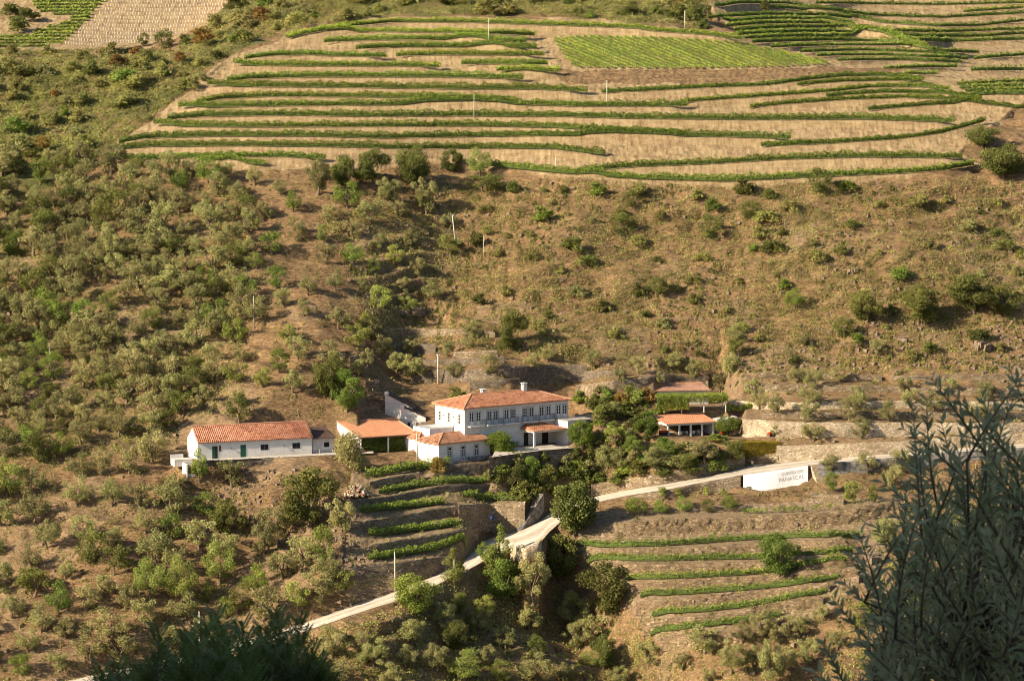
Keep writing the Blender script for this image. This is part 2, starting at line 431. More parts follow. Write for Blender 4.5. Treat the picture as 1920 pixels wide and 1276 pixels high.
# picture regions used for soil cover
VINEYARD = [(535,68),(600,48),(740,30),(1130,38),(1400,68),(1480,90),(1600,120),(1790,150),(1925,190),(1860,235),(1800,285),(1845,308),(1700,338),(1400,352),(1200,346),(1040,334),(930,315),(800,298),(640,312),(500,318),(340,308),(180,292),(280,228),(325,192),(385,150),(440,100)]
FAR_RIGHT = [(1310,-60),(1990,-60),(1990,200),(1925,190),(1790,150),(1600,120),(1480,88),(1400,66),(1340,30)]
FAR_LEFT = [(-60,-60),(500,-60),(430,10),(380,50),(330,72),(230,92),(-60,96)]
LOWER_R = [(1090,960),(1700,925),(1660,1050),(1560,1150),(1480,1190),(1240,1210),(1150,1100),(1080,1030)]
LOWER_L = [(660,880),(985,880),(1000,1000),(900,1040),(760,1075),(640,1080),(650,960)]
inV = in_poly(PXG, PYG, VINEYARD) | in_poly(PXG, PYG, FAR_RIGHT) | in_poly(PXG, PYG, FAR_LEFT)
smooth_zone = inV | in_poly(PXG, PYG, LOWER_R) | in_poly(PXG, PYG, LOWER_L)
# roughness: ledges of old terraces plus lumps, on the wild slopes only
wild = 1.0 - smooth_zone
n1 = smooth_noise(XG, YG, 1, 9) * 0.5 + smooth_noise(XG, YG, 2, 3.5) * 0.28 + smooth_noise(XG, YG, 3, 1.4) * 0.14
ph = H / 2.3 + smooth_noise(XG, YG, 5, 26) * 0.8 + smooth_noise(XG, YG, 6, 7) * 0.2
fr = ph - np.floor(ph)
led = (np.clip((fr - 0.72) / 0.28, 0, 1) - fr) * 2.3 * 0.5
lm = np.clip(smooth_noise(XG, YG, 8, 17) * 1.3 + 0.45, 0, 1)
H += wild * (n1 * 1.25 + led * lm * 1.9) + (1 - wild) * (smooth_noise(XG, YG, 2, 3.5) * 0.12 + smooth_noise(XG * 2.2, YG * 0.8, 3, 1.2) * 0.13)
Hbase = H.copy()
E = M_ = None
def refresh(j0=0, j1=None):
    pass
def col_of(px, py):
    rx, ry, rz = ray(px, py); return rx / ry, rz / ry
def first_hit(j, r):
    e = np.maximum.accumulate(H[j] / YS)
    i = int(np.searchsorted(e, r))
    if i <= 0: return YS[0]
    if i >= NY: return YS[-1]
    e0, e1 = e[i-1], e[i]
    t = 0 if e1 <= e0 else (r - e0) / (e1 - e0)
    return YS[i-1] + t * (YS[i] - YS[i-1])
def poly_cols(pl):
    """columns crossed by a picture polyline and the picture y on each"""
    pl = sorted(pl)
    xs = np.array([p[0] for p in pl], float); ys = np.array([p[1] for p in pl], float)
    a0, _ = col_of(xs[0], ys[0]); a1, _ = col_of(xs[-1], ys[-1])
    j0 = max(0, int(np.ceil((a0 - A[0]) / 0.0004))); j1 = min(NA - 1, int((a1 - A[0]) / 0.0004))
    J = np.arange(j0, j1 + 1)
    px = 960 + A[J] * (cP*F + sP*(638 - np.interp(960 + A[J]*F, xs, ys)))
    return J, px, xs, ys
def box_smooth(v, k):
    if len(v) < 3: return v
    k = max(1, min(k, len(v)//2*2 - 1)); p = k // 2
    w = np.ones(k) / k
    return np.convolve(np.pad(v, p, mode='edge'), w, mode='valid')[:len(v)]
def terrace(top, bot, slope=1.2, ts=0.03, cutw=None, flat_z=None, endw=14, maxw=14, zone=None, sm=21):
    """step the ground: outer edge seen along `top`, foot of the bank along `bot` (a polyline or a pixel height)"""
    J, px, xs, ys = poly_cols(top)
    if len(J) < 2: return None
    yt = np.interp(px, xs, ys)
    if isinstance(bot, (int, float)): yb = yt + bot
    else:
        bp = sorted(bot); yb = np.interp(px, [p[0] for p in bp], [p[1] for p in bp])
    rt = col_of(px, yt)[1]; rb = col_of(px, yb)[1]
    Yc = np.array([first_hit(j, r) for j, r in zip(J, rb)])
    if flat_z is not None:
        Ye = flat_z / rt; zE = np.full(len(J), flat_z)
    else:
        Yc = box_smooth(Yc, sm)
        Ye = Yc * (slope - rb) / (slope - rt)
        zE = rt * Ye
    n = len(J)
    for i, j in enumerate(J):
        if flat_z is not None:
            k = (YS < Ye[i]) & (YS > Ye[i] - 30)
            H[j][k] = np.minimum(H[j][k], rt[i] * YS[k] - 0.05)
        w = min(1.0, (i + 1) / endw, (n - i) / endw)
        h = H[j]
        fill = np.where(YS < Ye[i], zE[i] - slope * (Ye[i] - YS), zE[i] + ts * (YS - Ye[i]))
        fill[YS > Ye[i] + maxw] = -1e9
        new = np.maximum(h, fill)
        if cutw is not None:
            c = cutw[i] if hasattr(cutw, '__len__') else cutw
            k = (YS >= Ye[i]) & (YS <= Ye[i] + c)
            new[k] = fill[k] if not np.any(fill[k] < -1e8) else (zE[i] + ts*(YS[k]-Ye[i]))
            k2 = YS > Ye[i] + c
            new[k2] = np.minimum(new[k2], zE[i] + ts*c + 1.1 * (YS[k2] - Ye[i] - c))
        H[j] = h + w * (new - h)
    x = A[J] * Ye
    return dict(J=J, px=px, x=x, y=Ye, z=zE, yc=Yc, xc=A[J]*Yc, zc=rb*Yc)
def hit(px, py):
    a, r = col_of(px, py)
    f = (a - A[0]) / 0.0004
    j = int(np.clip(round(float(f)), 0, NA-1))
    Y = first_hit(j, r)
    return Vector((float(a*Y), float(Y), float(r*Y)))
def ground_z(x, y):
    f = np.clip((np.asarray(x)/np.asarray(y) - A[0]) / 0.0004, 0, NA - 1.001); j = f.astype(int); tj = f - j
    g = np.interp(y, YS, np.arange(NY)); g = np.clip(g, 0, NY - 1.001); i = g.astype(int); ti = g - i
    return (H[j,i]*(1-tj)*(1-ti) + H[j+1,i]*tj*(1-ti) + H[j,i+1]*(1-tj)*ti + H[j+1,i+1]*tj*ti)


# vine rows of the upper terraces: (hedge centre line in the picture, hedge thickness, material, label)
def dn(pl, k): return [(x, y + k) for x, y in pl]
UP = [
 ([(534,66),(600,55),(646,47),(737,38),(865,38),(1010,43),(1134,47),(1200,50),(1220,54),(1329,62),(1395,71)], 9, 'vine_pale'),
 ([(537,68),(609,59),(700,56),(828,57),(937,60),(1008,63)], 9, 'vine_pale'),
 ([(604,75),(719,71),(865,70),(990,75)], 10, 'vine_pale'),
 ([(666,88),(755,84),(901,84),(1010,87)], 10, 'vine_pale'),
 ([(742,101),(828,99),(1023,100)], 10, 'vine_pale'),
 ([(457,107),(510,101),(583,99),(609,101),(724,103)], 9, 'vine'),
 ([(863,116),(956,116),(1028,117)], 10, 'vine_pale'),
 ([(436,113),(474,119),(583,120),(755,120),(828,122)], 10, 'vine'),
 ([(928,128),(1000,129),(1050,131)], 10, 'vine_pale'),
 ([(423,148),(474,143),(583,140),(646,140),(828,140),(983,144)], 11, 'vine'),
 ([(388,153),(437,158),(583,159),(682,160),(865,163),(1010,163),(1103,168)], 11, 'vine'),
 ([(365,190),(419,181),(510,177),(693,178),(755,179),(888,181),(937,186),(974,189)], 10, 'vine'),
 ([(333,195),(401,197),(547,194),(693,193),(828,191),(974,192),(1083,195),(1200,195),(1291,194)], 11, 'vine'),
 ([(312,220),(383,214),(547,212),(700,214),(865,213),(1047,214),(1200,218),(1439,220),(1621,219),(1792,225)], 11, 'vine'),
 ([(286,226),(346,233),(474,234),(700,233),(901,232),(1047,235),(1138,241),(1200,245),(1290,249)], 11, 'vine'),
 ([(222,264),(273,255),(401,251),(583,251),(719,255),(828,253),(1010,250),(1200,251),(1366,252),(1486,256)], 11, 'vine'),
 ([(197,277),(292,270),(474,269),(693,272),(755,275),(937,273),(1047,275),(1136,286)], 11, 'vine'),
 ([(193,289),(255,295),(365,292),(437,290),(547,290),(612,295)], 10, 'vine'),
 ([(365,299),(430,302),(500,305)], 9, 'vine'),
 ([(919,306),(974,312),(1047,319),(1200,331),(1366,335),(1512,328),(1694,320),(1767,315),(1827,304)], 12, 'vine'),
 ([(1083,318),(1156,311),(1200,308),(1329,303),(1475,294),(1621,290),(1807,292)], 11, 'vine'),
 ([(1127,169),(1200,167),(1329,160),(1439,156),(1512,146),(1585,139),(1657,138),(1734,146)], 10, 'vine'),
 ([(1493,156),(1585,149),(1694,147),(1732,149)], 9, 'vine'),
 ([(1275,188),(1402,179),(1530,170),(1585,165),(1639,159),(1730,159),(1783,164)], 10, 'vine'),
 ([(1548,176),(1657,170),(1767,171),(1843,180)], 9, 'vine'),
 ([(1404,198),(1475,191),(1585,183),(1694,179),(1843,184)], 10, 'vine'),
 ([(1627,202),(1694,197),(1785,190),(1840,190),(1894,196),(1925,200)], 10, 'vine'),
 ([(1426,269),(1548,265),(1694,255),(1767,245),(1850,222)], 11, 'vine'),
]
FAR = [
 ([(1338,11),(1384,4),(1475,4),(1548,16),(1639,27),(1767,31),(1925,22)], 7),
 ([(1446,11),(1512,16),(1603,29),(1657,40),(1767,47),(1840,46),(1925,36)], 7),
 ([(1530,4),(1657,6),(1767,7),(1925,3)], 6), ([(1807,20),(1925,12)], 7),
 ([(1329,31),(1439,25),(1548,26),(1600,32)], 7), ([(1358,39),(1439,33),(1548,33),(1606,42)], 7),
 ([(1358,47),(1439,41),(1548,41),(1639,55),(1767,58),(1925,52)], 8),
 ([(1375,55),(1475,49),(1584,49),(1657,60),(1730,67),(1840,66),(1925,60)], 8),
 ([(1380,62),(1512,57),(1621,58),(1712,73),(1803,75),(1925,71)], 8),
 ([(1395,69),(1512,65),(1639,65),(1694,71),(1741,84)], 7),
 ([(1409,77),(1548,73),(1657,75),(1730,86),(1767,95),(1840,96)], 8),
 ([(1446,86),(1548,83),(1712,82)], 7), ([(1500,95),(1621,92),(1749,96),(1781,102)], 7),
 ([(1530,102),(1657,101),(1789,106),(1818,109)], 7), ([(1570,111),(1694,110),(1807,115)], 7),
 ([(1657,126),(1796,123)], 7), ([(1694,136),(1763,136)], 7), ([(1825,108),(1925,100)], 8), ([(1821,129),(1925,128)], 9),
 ([(1795,156),(1925,150)], 8), ([(1800,162),(1925,158)], 8), ([(1810,168),(1925,166)], 8), ([(1820,174),(1925,173)], 8),
]
LOW = [
 ([(1449,955),(1495,954),(1566,949)], 11, 'patchy short vine row on the bank directly under the whitewashed wall with lettering'),
 ([(1391,957),(1441,957)], 9, 'short gappy vine row beside the row of small round fruit trees'),
 ([(1081,1015),(1129,1020),(1245,1017),(1370,1008),(1495,1001),(1618,1001)], 12, 'topmost long vine row of the lower terraces, ending at the rock gully'),
 ([(1100,1046),(1245,1045),(1370,1042),(1428,1041),(1503,1035),(1612,1028)], 12, 'second long vine row of the lower terraces, behind the lone pale tree crown'),
 ([(1172,1080),(1287,1078),(1420,1070),(1503,1059),(1595,1049)], 12, 'third long vine row of the lower terraces, behind the lone pale tree trunk'),
 ([(1200,1114),(1287,1108),(1412,1099),(1478,1092),(1578,1078)], 12, 'fourth vine row down the lower terraces, just under the foot of the lone pale tree'),
 ([(1222,1149),(1328,1140),(1412,1130),(1487,1115),(1553,1105)], 12, 'fifth vine row down the lower terraces, above the cluster of small olives'),
 ([(1218,1184),(1266,1178),(1412,1159),(1474,1147)], 12, 'lowest vine row of the lower terraces, dark and mostly in shade'),
]
LEFT = [
 ([(685,887),(730,881),(802,869),(850,864)], 20, 'double vine row directly below the open tiled shed and its tall pole'),
 ([(710,921),(766,909),(838,899),(925,898)], 15, 'long double vine row under the terrace wall of the small white house'),
 ([(674,957),(748,949),(842,936)], 15, 'dark vine row beside the rubble heap, on the third terrace under the houses'),
 ([(868,931),(910,929),(960,931),(993,934)], 15, 'short vine row on top of the high stone wall with the blue sign'),
 ([(690,1003),(766,991),(868,977)], 16, 'vine row on the terrace left of the high wall with the blue sign'),
 ([(690,1047),(766,1034),(838,1024),(882,1014)], 16, 'lowest vine row left of the gravel road junction'),
]
# features of the ground, handled from the bottom of the picture upwards
feats = []
def feat(key, top, bot, **kw): feats.append((key, top, bot, kw))
B_ = lambda k, top, h, **kw: feat(k, top, h, **kw)
for k, top, h in [('bank6', [(1237,1194),(1412,1176),(1480,1160)], 20), ('bank5', [(1203,1165),(1391,1144),(1545,1114)], 20),
                  ('bank4', [(1191,1128),(1391,1111),(1557,1090)], 20), ('bank3', [(1166,1090),(1432,1078),(1611,1061)], 20),
                  ('bank2', [(1110,1058),(1412,1053),(1616,1040)], 20), ('bank1', [(1090,1030),(1328,1025),(1412,1017),(1611,1011)], 20),
                  ('bank0', [(1120,983),(1287,971),(1412,968),(1537,962),(1699,937)], 26)]:
    feat(k, top, h, slope=2.2, ts=0.05)
feat('bank_white', [(1260,943),(1393,930),(1500,917)], 14, slope=1.5, ts=0.1)
feat('half_round', [(1514,922),(1545,925),(1585,927)], 20, slope=5, ts=0.02)
feat('L5', [(649,1063),(739,1054),(847,1041)], 18, slope=3, ts=0.03)
ROAD_BOT = [(100,1292),(150,1284),(255,1262),(463,1215),(583,1180),(669,1150),(742,1127),(815,1098),(870,1073),(910,1050),(940,1036),(956,1028),(985,1032),(1010,1022),(1029,998),(1051,979),(1080,961),(1114,943),(1180,929),(1253,918),(1300,908),(1393,891),(1456,883),(1516,873),(1605,867),(1674,861),(1760,853),(1915,842),(2050,832)]
ROAD_TOP = [(100,1281),(150,1270),(255,1248),(463,1199),(583,1163),(669,1132),(742,1108),(815,1079),(870,1051),(890,1030),(900,1014),(930,1005),(963,998),(985,988),(1010,974),(1030,962),(1051,952),(1080,942),(1114,930),(1180,918),(1253,906),(1300,898),(1380,880),(1405,872),(1450,869),(1515,862),(1605,856),(1674,850),(1760,843),(1915,831),(2050,822)]
ROAD_FOOT = [(100,1300),(255,1272),(583,1192),(742,1141),(870,1086),(910,1066),(950,1056),(965,1074),(990,1076),(1012,1058),(1025,1022),(1051,992),(1114,954),(1180,940),(1260,932),(1393,921),(1456,917),(1516,903),(1530,893),(1600,887),(1674,879),(1760,870),(1915,858),(2050,850)]
feat('road', ROAD_BOT, ROAD_FOOT, slope=[(940,1.1),(958,5),(1015,5),(1060,3),(1250,4),(2000,4)], ts=0.0, cut_to=ROAD_TOP, endw=3, sm=31)
feat('L4', [(690,1021),(784,1006),(899,987)], 19, slope=5, ts=0.02)
feat('L3', [(683,977),(748,966),(858,945)], 18, slope=5, ts=0.02)
feat('L3b', [(860,946),(920,943),(960,941),(988,939)], [(860,985),(905,990),(950,992),(988,990)], slope=6, ts=0.02)
feat('L2', [(663,936),(730,930),(802,915),(838,908),(945,907)], 13, slope=5, ts=0.02)
feat('L1', [(691,902),(741,892),(790,883)], 16, slope=5, ts=0.02)
feat('road_wall', [(1108,906),(1180,897),(1263,884),(1330,868),(1401,850)], [(1108,929),(1180,918),(1263,904),(1330,892),(1401,874)], slope=6, ts=0.25)
feat('small_terrace', [(800,874),(830,872),(943,863),(960,862)], 22, slope=6, ts=0, flat='small', cutw=15, endw=24)
feat('barn_terrace', [(318,868),(360,864),(610,853),(680,851)], 12, slope=4, ts=0, flat='barn', cutw=10.5, endw=20)
feat('shed_terrace', [(672,853),(790,851)], 8, slope=3, ts=0, flat='shed', cutw=12.5, endw=10)
feat('main_terrace', [(905,856),(950,852),(1017,843),(1108,836),(1125,834)], 24, slope=6, ts=0, flat='main', cutw=19, endw=24)
feat('hedge_wall', [(1401,851),(1463,851)], [(1401,870),(1463,869)], slope=5, ts=0.1, endw=3)
feat('u7', [(1455,836),(1674,828),(1777,819),(1925,811)], [(1455,868),(1674,850),(1777,842),(1925,831)], slope=6, ts=0.08, endw=3)
feat('yard', [(1235,823),(1290,826),(1400,823),(1470,825)], 10, slope=2, ts=0.0, flat='yard', cutw=11, endw=24)
feat('u6', [(1388,785),(1501,791),(1674,792),(1925,792)], [(1388,818),(1501,819),(1674,817),(1925,812)], slope=5, ts=0.10, endw=4)
feat('u5', [(1426,769),(1501,772),(1708,771),(1925,773)], 13, slope=5, ts=0.10, endw=26)
feat('u4', [(1363,749),(1425,752),(1501,754),(1708,750),(1925,754)], 14, slope=5, ts=0.10, endw=70)
feat('pergola_wall', [(1225,772),(1290,768),(1350,766),(1390,776)], 12, slope=5, ts=0.02, flat='pergola', cutw=12)
feat('u3', [(1398,721),(1543,721),(1663,723),(1812,726),(1925,730)], 12, slope=5, ts=0.10, endw=70)
feat('u2', [(1670,704),(1800,702),(1925,702)], 9, slope=5, ts=0.10, endw=70)
feat('u1', [(1420,698),(1540,700),(1657,704)], 10, slope=5, ts=0.10, endw=70)
feat('t6', [(1080,722),(1125,716),(1220,705),(1330,704)], 18, slope=5, ts=0.1)
feat('t5', [(880,716),(1001,705),(1092,697),(1175,692)], 13, slope=5, ts=0.1)
feat('t4', [(770,695),(793,694),(892,692),(965,686),(1103,683)], 22, slope=6, ts=0.1)
feat('t3', [(780,674),(892,672),(950,668)], 12, slope=5, ts=0.1)
feat('t2b', [(850,659),(935,656)], 13, slope=5, ts=0.1)
feat('t2', [(738,643),(819,645)], 17, slope=5, ts=0.1)
feat('t1', [(713,616),(873,617),(928,622)], 11, slope=5, ts=0.1)
feat('spur_a', [(655,668),(682,664)], 14, slope=6, ts=0.05, endw=4)
feat('spur_b', [(665,688),(690,686)], 14, slope=6, ts=0.05, endw=4)
feat('spur_c', [(684,714),(712,712)], 18, slope=6, ts=0.05, endw=4)
for i, (pl, th, mt) in enumerate(UP):
    top = dn(pl, th/2 + 1)
    feat(('up', i), top, 13 if i < 21 else 8, slope=1.05, ts=0.05, sm=31)
for i, (pl, th) in enumerate(FAR):
    feat(('far', i), dn(pl, th/2 + 1), 6 if i < 19 else 2, slope=1.0, ts=0.05, sm=31)
FLAT = {}
def flat_guess(top, bot, slope):
    J, px, xs, ys = poly_cols(top)
    yt = np.interp(px, xs, ys)
    yb = yt + bot if isinstance(bot, (int, float)) else np.interp(px, [p[0] for p in bot], [p[1] for p in bot])
    rt = col_of(px, yt)[1]; rb = col_of(px, yb)[1]
    Yc = np.array([first_hit(j, r) for j, r in zip(J, rb)])
    return float(np.median(rt * Yc * (slope - rb) / (slope - rt)))
FLAT_FIX = {}
RES = {}
order = sorted(range(len(feats)), key=lambda k: -np.mean([p[1] for p in feats[k][1]]) + (0 if feats[k][0] != 'road' else -40))
for k in order:
    key, top, bot, kw = feats[k]
    kw = dict(kw)
    if 'flat' in kw:
        nm = kw.pop('flat')
        FLAT[nm] = FLAT_FIX.get(nm, None) or flat_guess(top, bot, 4)
        kw['flat_z'] = FLAT[nm]
    sl = kw.get('slope', 1.2)
    if 'cut_to' in kw or isinstance(sl, list):
        ct = kw.pop('cut_to')
        J, px, xs, ys = poly_cols(top)
        yt = np.interp(px, xs, ys); yb = np.interp(px, [p[0] for p in bot], [p[1] for p in bot])
        y2 = np.interp(px, [p[0] for p in ct], [p[1] for p in ct])
        S = np.interp(px, [p[0] for p in sl], [p[1] for p in sl])
        rt = col_of(px, yt)[1]; rb = col_of(px, yb)[1]; r2 = col_of(px, y2)[1]
        Yc = box_smooth(np.array([first_hit(j, r) for j, r in zip(J, rb)]), 41)
        zE = rt * Yc * (S - rb) / (S - rt)
        zE = box_smooth(zE, 141)
        Ye = zE / rt; Yt = zE / r2
        for i, j in enumerate(J):
            h = H[j]
            f1 = YS < Ye[i]; f2 = (YS >= Ye[i]) & (YS <= Yt[i]); f3 = YS > Yt[i]
            fn = f1 & (YS > Ye[i] - 40)
            h[fn] = np.minimum(h[fn], rt[i] * YS[fn] - 0.05)
            h[f1] = np.maximum(h[f1], zE[i] - S[i] * (Ye[i] - YS[f1]))
            h[f2] = zE[i]
            h[f3] = np.minimum(h[f3], zE[i] + 1.8 * (YS[f3] - Yt[i]))
            H[j] = h
        RES[key] = dict(J=J, px=px, x=A[J]*Ye, y=Ye, z=zE, y2=Yt, yc=Yc, xc=A[J]*Yc, zc=rb*Yc)
        continue
    RES[key] = terrace(top, bot, **kw)
print('FLAT', FLAT)
# keep platforms of the buildings level even where a higher bank spilled over
# ------------------------------------------------------------------ terrain mesh
def build_terrain():
    PX, PY = proj(XG, YG, H)
    V = np.stack([XG, YG, H], -1).reshape(-1, 3)
    i = np.arange(NA - 1)[:, None] * NY + np.arange(NY - 1)[None, :]
    Q = np.stack([i, i + NY, i + NY + 1, i + 1], -1).reshape(-1, 4)
    o = mesh_np('hillside', V, Q, M['ground'], smooth=True)
    tag(o, kind='structure')
    zone = np.zeros(XG.shape + (4,), np.float32); zone[..., 3] = 1
    wob = smooth_noise(XG, YG, 21, 6) * 7
    def soft(poly):
        return (in_poly(PXG + wob, PYG + wob * 0.6, poly)).astype(np.float32)
    pale = np.maximum(soft(VINEYARD), np.maximum(soft(FAR_RIGHT), soft(FAR_LEFT)))
    red = soft([(1030,132),(1200,128),(1480,128),(1700,128),(1660,142),(1500,148),(1330,160),(1060,158)])
    zone[..., 0] = pale * (1 - red)
    upleft = soft([(-60,96),(330,92),(420,10),(640,-60),(1300,-60),(1330,60),(1000,30),(740,28),(530,60),(430,100),(320,190),(190,290),(-60,420)])
    grove = soft([(-60,300),(300,330),(480,400),(440,640),(420,760),(300,830),(-60,900)])
    gn = np.clip(smooth_noise(XG, YG, 31, 8) * 1.2 + 0.45, 0, 1)
    zone[..., 1] = np.clip(upleft * (0.30 + 0.6*gn) + grove * 0.30 * gn + 0.16 * np.clip(smooth_noise(XG, YG, 33, 5), 0, 1), 0, 1)
    shale = np.maximum(soft(LOWER_R), soft(LOWER_L)) * 0.75
    low = (smooth_noise(XG, YG, 41, 12) > 0.25) * (PYG > 420) * 0.35
    zone[..., 2] = np.maximum(shale, low * (1 - pale))
    for nm in ('road',):
        r = RES[nm]
        for q, j in enumerate(r['J']):
            k = (YS > r['y'][q] - 0.3) & (YS < r['y2'][q] + 0.3)
            zone[j, k, 2] = 0.3
    at = o.data.color_attributes.new('zone', 'FLOAT_COLOR', 'POINT')
    at.data.foreach_set('color', zone.ravel())
    return o
terrain = build_terrain()
# near slope under the camera, valley floor, and an unseen hump added for shade
def near_ground():
    xs = np.arange(-260, 261, 6.0); ys = np.concatenate([np.arange(-120, 60, 4.0), np.arange(60, 541, 8.0)])
    X, Y = np.meshgrid(xs, ys, indexing='ij')
    z0 = float(np.median(H[:, 0]))
    down = -1.7 - 0.42 * np.maximum(Y, 0) + 0.35 * np.maximum(-Y - 4, 0)
    floor_ = -158.0
    up = np.interp(Y, [400, 522], [floor_, z0 - 0.5])
    Z = np.where(Y < 330, np.maximum(down, floor_), up)
    Z = Z + 46 * np.exp(-((X + 52) / 24)**2 - ((Y + 18) / 34)**2) * (Y < 200)  # added hump out of view, keeps the sun off the near plants
    Z = Z + smooth_noise(X, Y, 3, 25) * 1.5 * (np.hypot(X, Y) > 30) * (Y < 480)
    n = len(ys)
    i = np.arange(len(xs)-1)[:, None]*n + np.arange(n-1)[None, :]
    Q = np.stack([i, i+n, i+n+1, i+1], -1).reshape(-1, 4)
    o = mesh_np('near_hillside', np.stack([X, Y, Z], -1).reshape(-1, 3), Q, M['ground'], smooth=True)
    tag(o, kind='structure')
    at = o.data.color_attributes.new('zone', 'FLOAT_COLOR', 'POINT')
    at.data.foreach_set('color', np.tile(np.array([0, 0.2, 0, 1], np.float32), len(xs)*n))
near_ground()
# road ribbon a little above its bed
def road_mesh():
    r = RES['road']
    n = len(r['J']); m = 21
    V = []
    for q in range(n):
        a = A[r['J'][q]]
        for k in range(m):
            t = k / (m - 1)
            Y = r['y'][q] + 0.05 + (r['y2'][q] - r['y'][q] - 0.1) * t
            V.append((a*Y, Y, r['z'][q] + 0.06 + 0.05 * math.sin(math.pi * t)))
    i = np.arange(n - 1)[:, None] * m + np.arange(m - 1)[None, :]
    Q = np.stack([i, i + m, i + m + 1, i + 1], -1).reshape(-1, 4)
    o = tag(mesh_np('road', V, Q, M['road'], smooth=True), kind='structure')
    tr = np.zeros((n, m, 4), np.float32); tr[..., 3] = 1
    tt = np.linspace(0, 1, m); wob = smooth_noise(np.arange(n), np.zeros(n), 3, 22) * 0.05
    for q in range(n):
        u = tt + wob[q]
        tr[q, :, 0] = np.clip(1 - np.minimum(abs(u - 0.30), abs(u - 0.72)) / 0.10, 0, 1) * 0.8
        tr[q, :, 1] = np.clip((abs(tt - 0.5) - 0.40) / 0.1, 0, 1) * (0.5 + 0.5 * (smooth_noise(q, 0, 9, 6) > 0)) + np.clip(1 - abs(u - 0.5) / 0.06, 0, 1) * 0.25
    at = o.data.color_attributes.new('track', 'FLOAT_COLOR', 'POINT'); at.data.foreach_set('color', tr.ravel())
road_mesh()

# ------------------------------------------------------------------ leaves
def leaf_quads(P, size, g, up=0.0, aspect=1.0, normals=None, nbias=0.0):
    """one bent card per point, random orientation (optionally leaning to given normals)"""
    n = len(P)
    N = g.normal(size=(n, 3)); N[:, 2] += up
    N /= np.linalg.norm(N, axis=1, keepdims=True) + 1e-9
    if normals is not None: N = N * (1 - nbias) + normals * nbias
    N /= np.linalg.norm(N, axis=1, keepdims=True) + 1e-9
    T = np.cross(N, g.normal(size=(n, 3))); T /= np.linalg.norm(T, axis=1, keepdims=True) + 1e-9
    Bt = np.cross(N, T)
    s = (size * g.uniform(0.6, 1.35, n))[:, None] if np.isscalar(size) else (size * g.uniform(0.6, 1.35, n))[:, None]
    a = T * s * 0.5; b = Bt * s * 0.5 * aspect
    V = np.stack([P - a, P - b * 0.9 + N*s*0.08, P + a, P + b * 0.9 + N*s*0.08], 1).reshape(-1, 3)
    Q = np.arange(n*4).reshape(-1, 4)
    return V, Q

def vine_row(x, y, z, hgt, wid, mat, label, group, dens=125, back=0.7, leaf=0.235, gaps=0.0):
    g = rng
    pts = np.stack([x + 0*x, y + back, z], 1)
    seg = np.linalg.norm(np.diff(pts, axis=0), axis=1); s = np.concatenate([[0], np.cumsum(seg)])
    L = s[-1]
    n = int(L * dens * 1.15)
    t = g.uniform(0, L, n)
    if gaps > 0:
        keep = smooth_noise(t, t*0, 77, 1.6) > -1 + gaps * 1.1
        t = t[keep]; n = len(t)
    C = np.stack([np.interp(t, s, pts[:, k]) for k in range(3)], 1)
    C[:, 2] = np.maximum(C[:, 2], ground_z(C[:, 0], C[:, 1]))
    hv = hgt * (1 + 0.30 * smooth_noise(t, t*0, 5, 0.8) + 0.12 * smooth_noise(t, t*0, 6, 4.0))
    u = g.uniform(0, 1, n)**0.75
    ang = g.uniform(-1, 1, n)
    w = wid * 0.5 * np.sin(np.clip(0.35 + u * 2.2, 0, np.pi)) * 1.1
    P = C + np.stack([g.normal(0, 0.08, n), ang * w, 0.22 + u * (hv - 0.22)], 1)
    V, Q = leaf_quads(P, leaf, g, 0.3)
    # opaque core of the hedge, coloured dark for the shade within
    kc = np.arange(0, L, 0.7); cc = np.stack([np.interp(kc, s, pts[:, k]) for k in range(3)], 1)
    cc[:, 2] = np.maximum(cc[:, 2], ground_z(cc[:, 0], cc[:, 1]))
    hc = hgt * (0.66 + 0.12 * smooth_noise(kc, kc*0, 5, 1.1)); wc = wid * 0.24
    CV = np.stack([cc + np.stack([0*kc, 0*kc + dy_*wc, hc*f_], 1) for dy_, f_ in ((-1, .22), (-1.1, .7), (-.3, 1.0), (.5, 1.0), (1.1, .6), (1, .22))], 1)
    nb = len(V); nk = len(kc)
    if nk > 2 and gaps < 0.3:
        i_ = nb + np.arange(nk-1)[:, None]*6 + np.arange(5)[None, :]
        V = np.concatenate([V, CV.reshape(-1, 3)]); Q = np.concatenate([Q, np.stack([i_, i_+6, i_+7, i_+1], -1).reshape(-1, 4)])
    # stems and stakes, one every 1.6 m
    ks = np.arange(0.4, L, 1.6)
    cs = np.stack([np.interp(ks, s, pts[:, k]) for k in range(3)], 1)
    cs[:, 2] = np.maximum(cs[:, 2], ground_z(cs[:, 0], cs[:, 1])) - 0.1
    r_ = 0.05
    SV = []
    for c in cs:
        for dz in (0, hgt * 0.8):
            SV += [(c[0]-r_, c[1]-r_, c[2]+dz), (c[0]+r_, c[1]-r_, c[2]+dz), (c[0], c[1]+r_, c[2]+dz)]
    base = len(V)
    SQ = []
    for q in range(len(cs)):
        b = base + q*6
        for e in range(3): SQ.append((b+e, b+(e+1) % 3, b+3+(e+1) % 3, b+3+e))
    if SV:
        V = np.concatenate([V, np.array(SV)]); Q = np.concatenate([Q, np.array(SQ)])
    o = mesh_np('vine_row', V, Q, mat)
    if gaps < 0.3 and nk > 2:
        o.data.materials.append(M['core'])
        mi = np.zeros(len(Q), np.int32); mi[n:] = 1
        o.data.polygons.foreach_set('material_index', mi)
    tag(o, label, 'vine row', group)
    return o
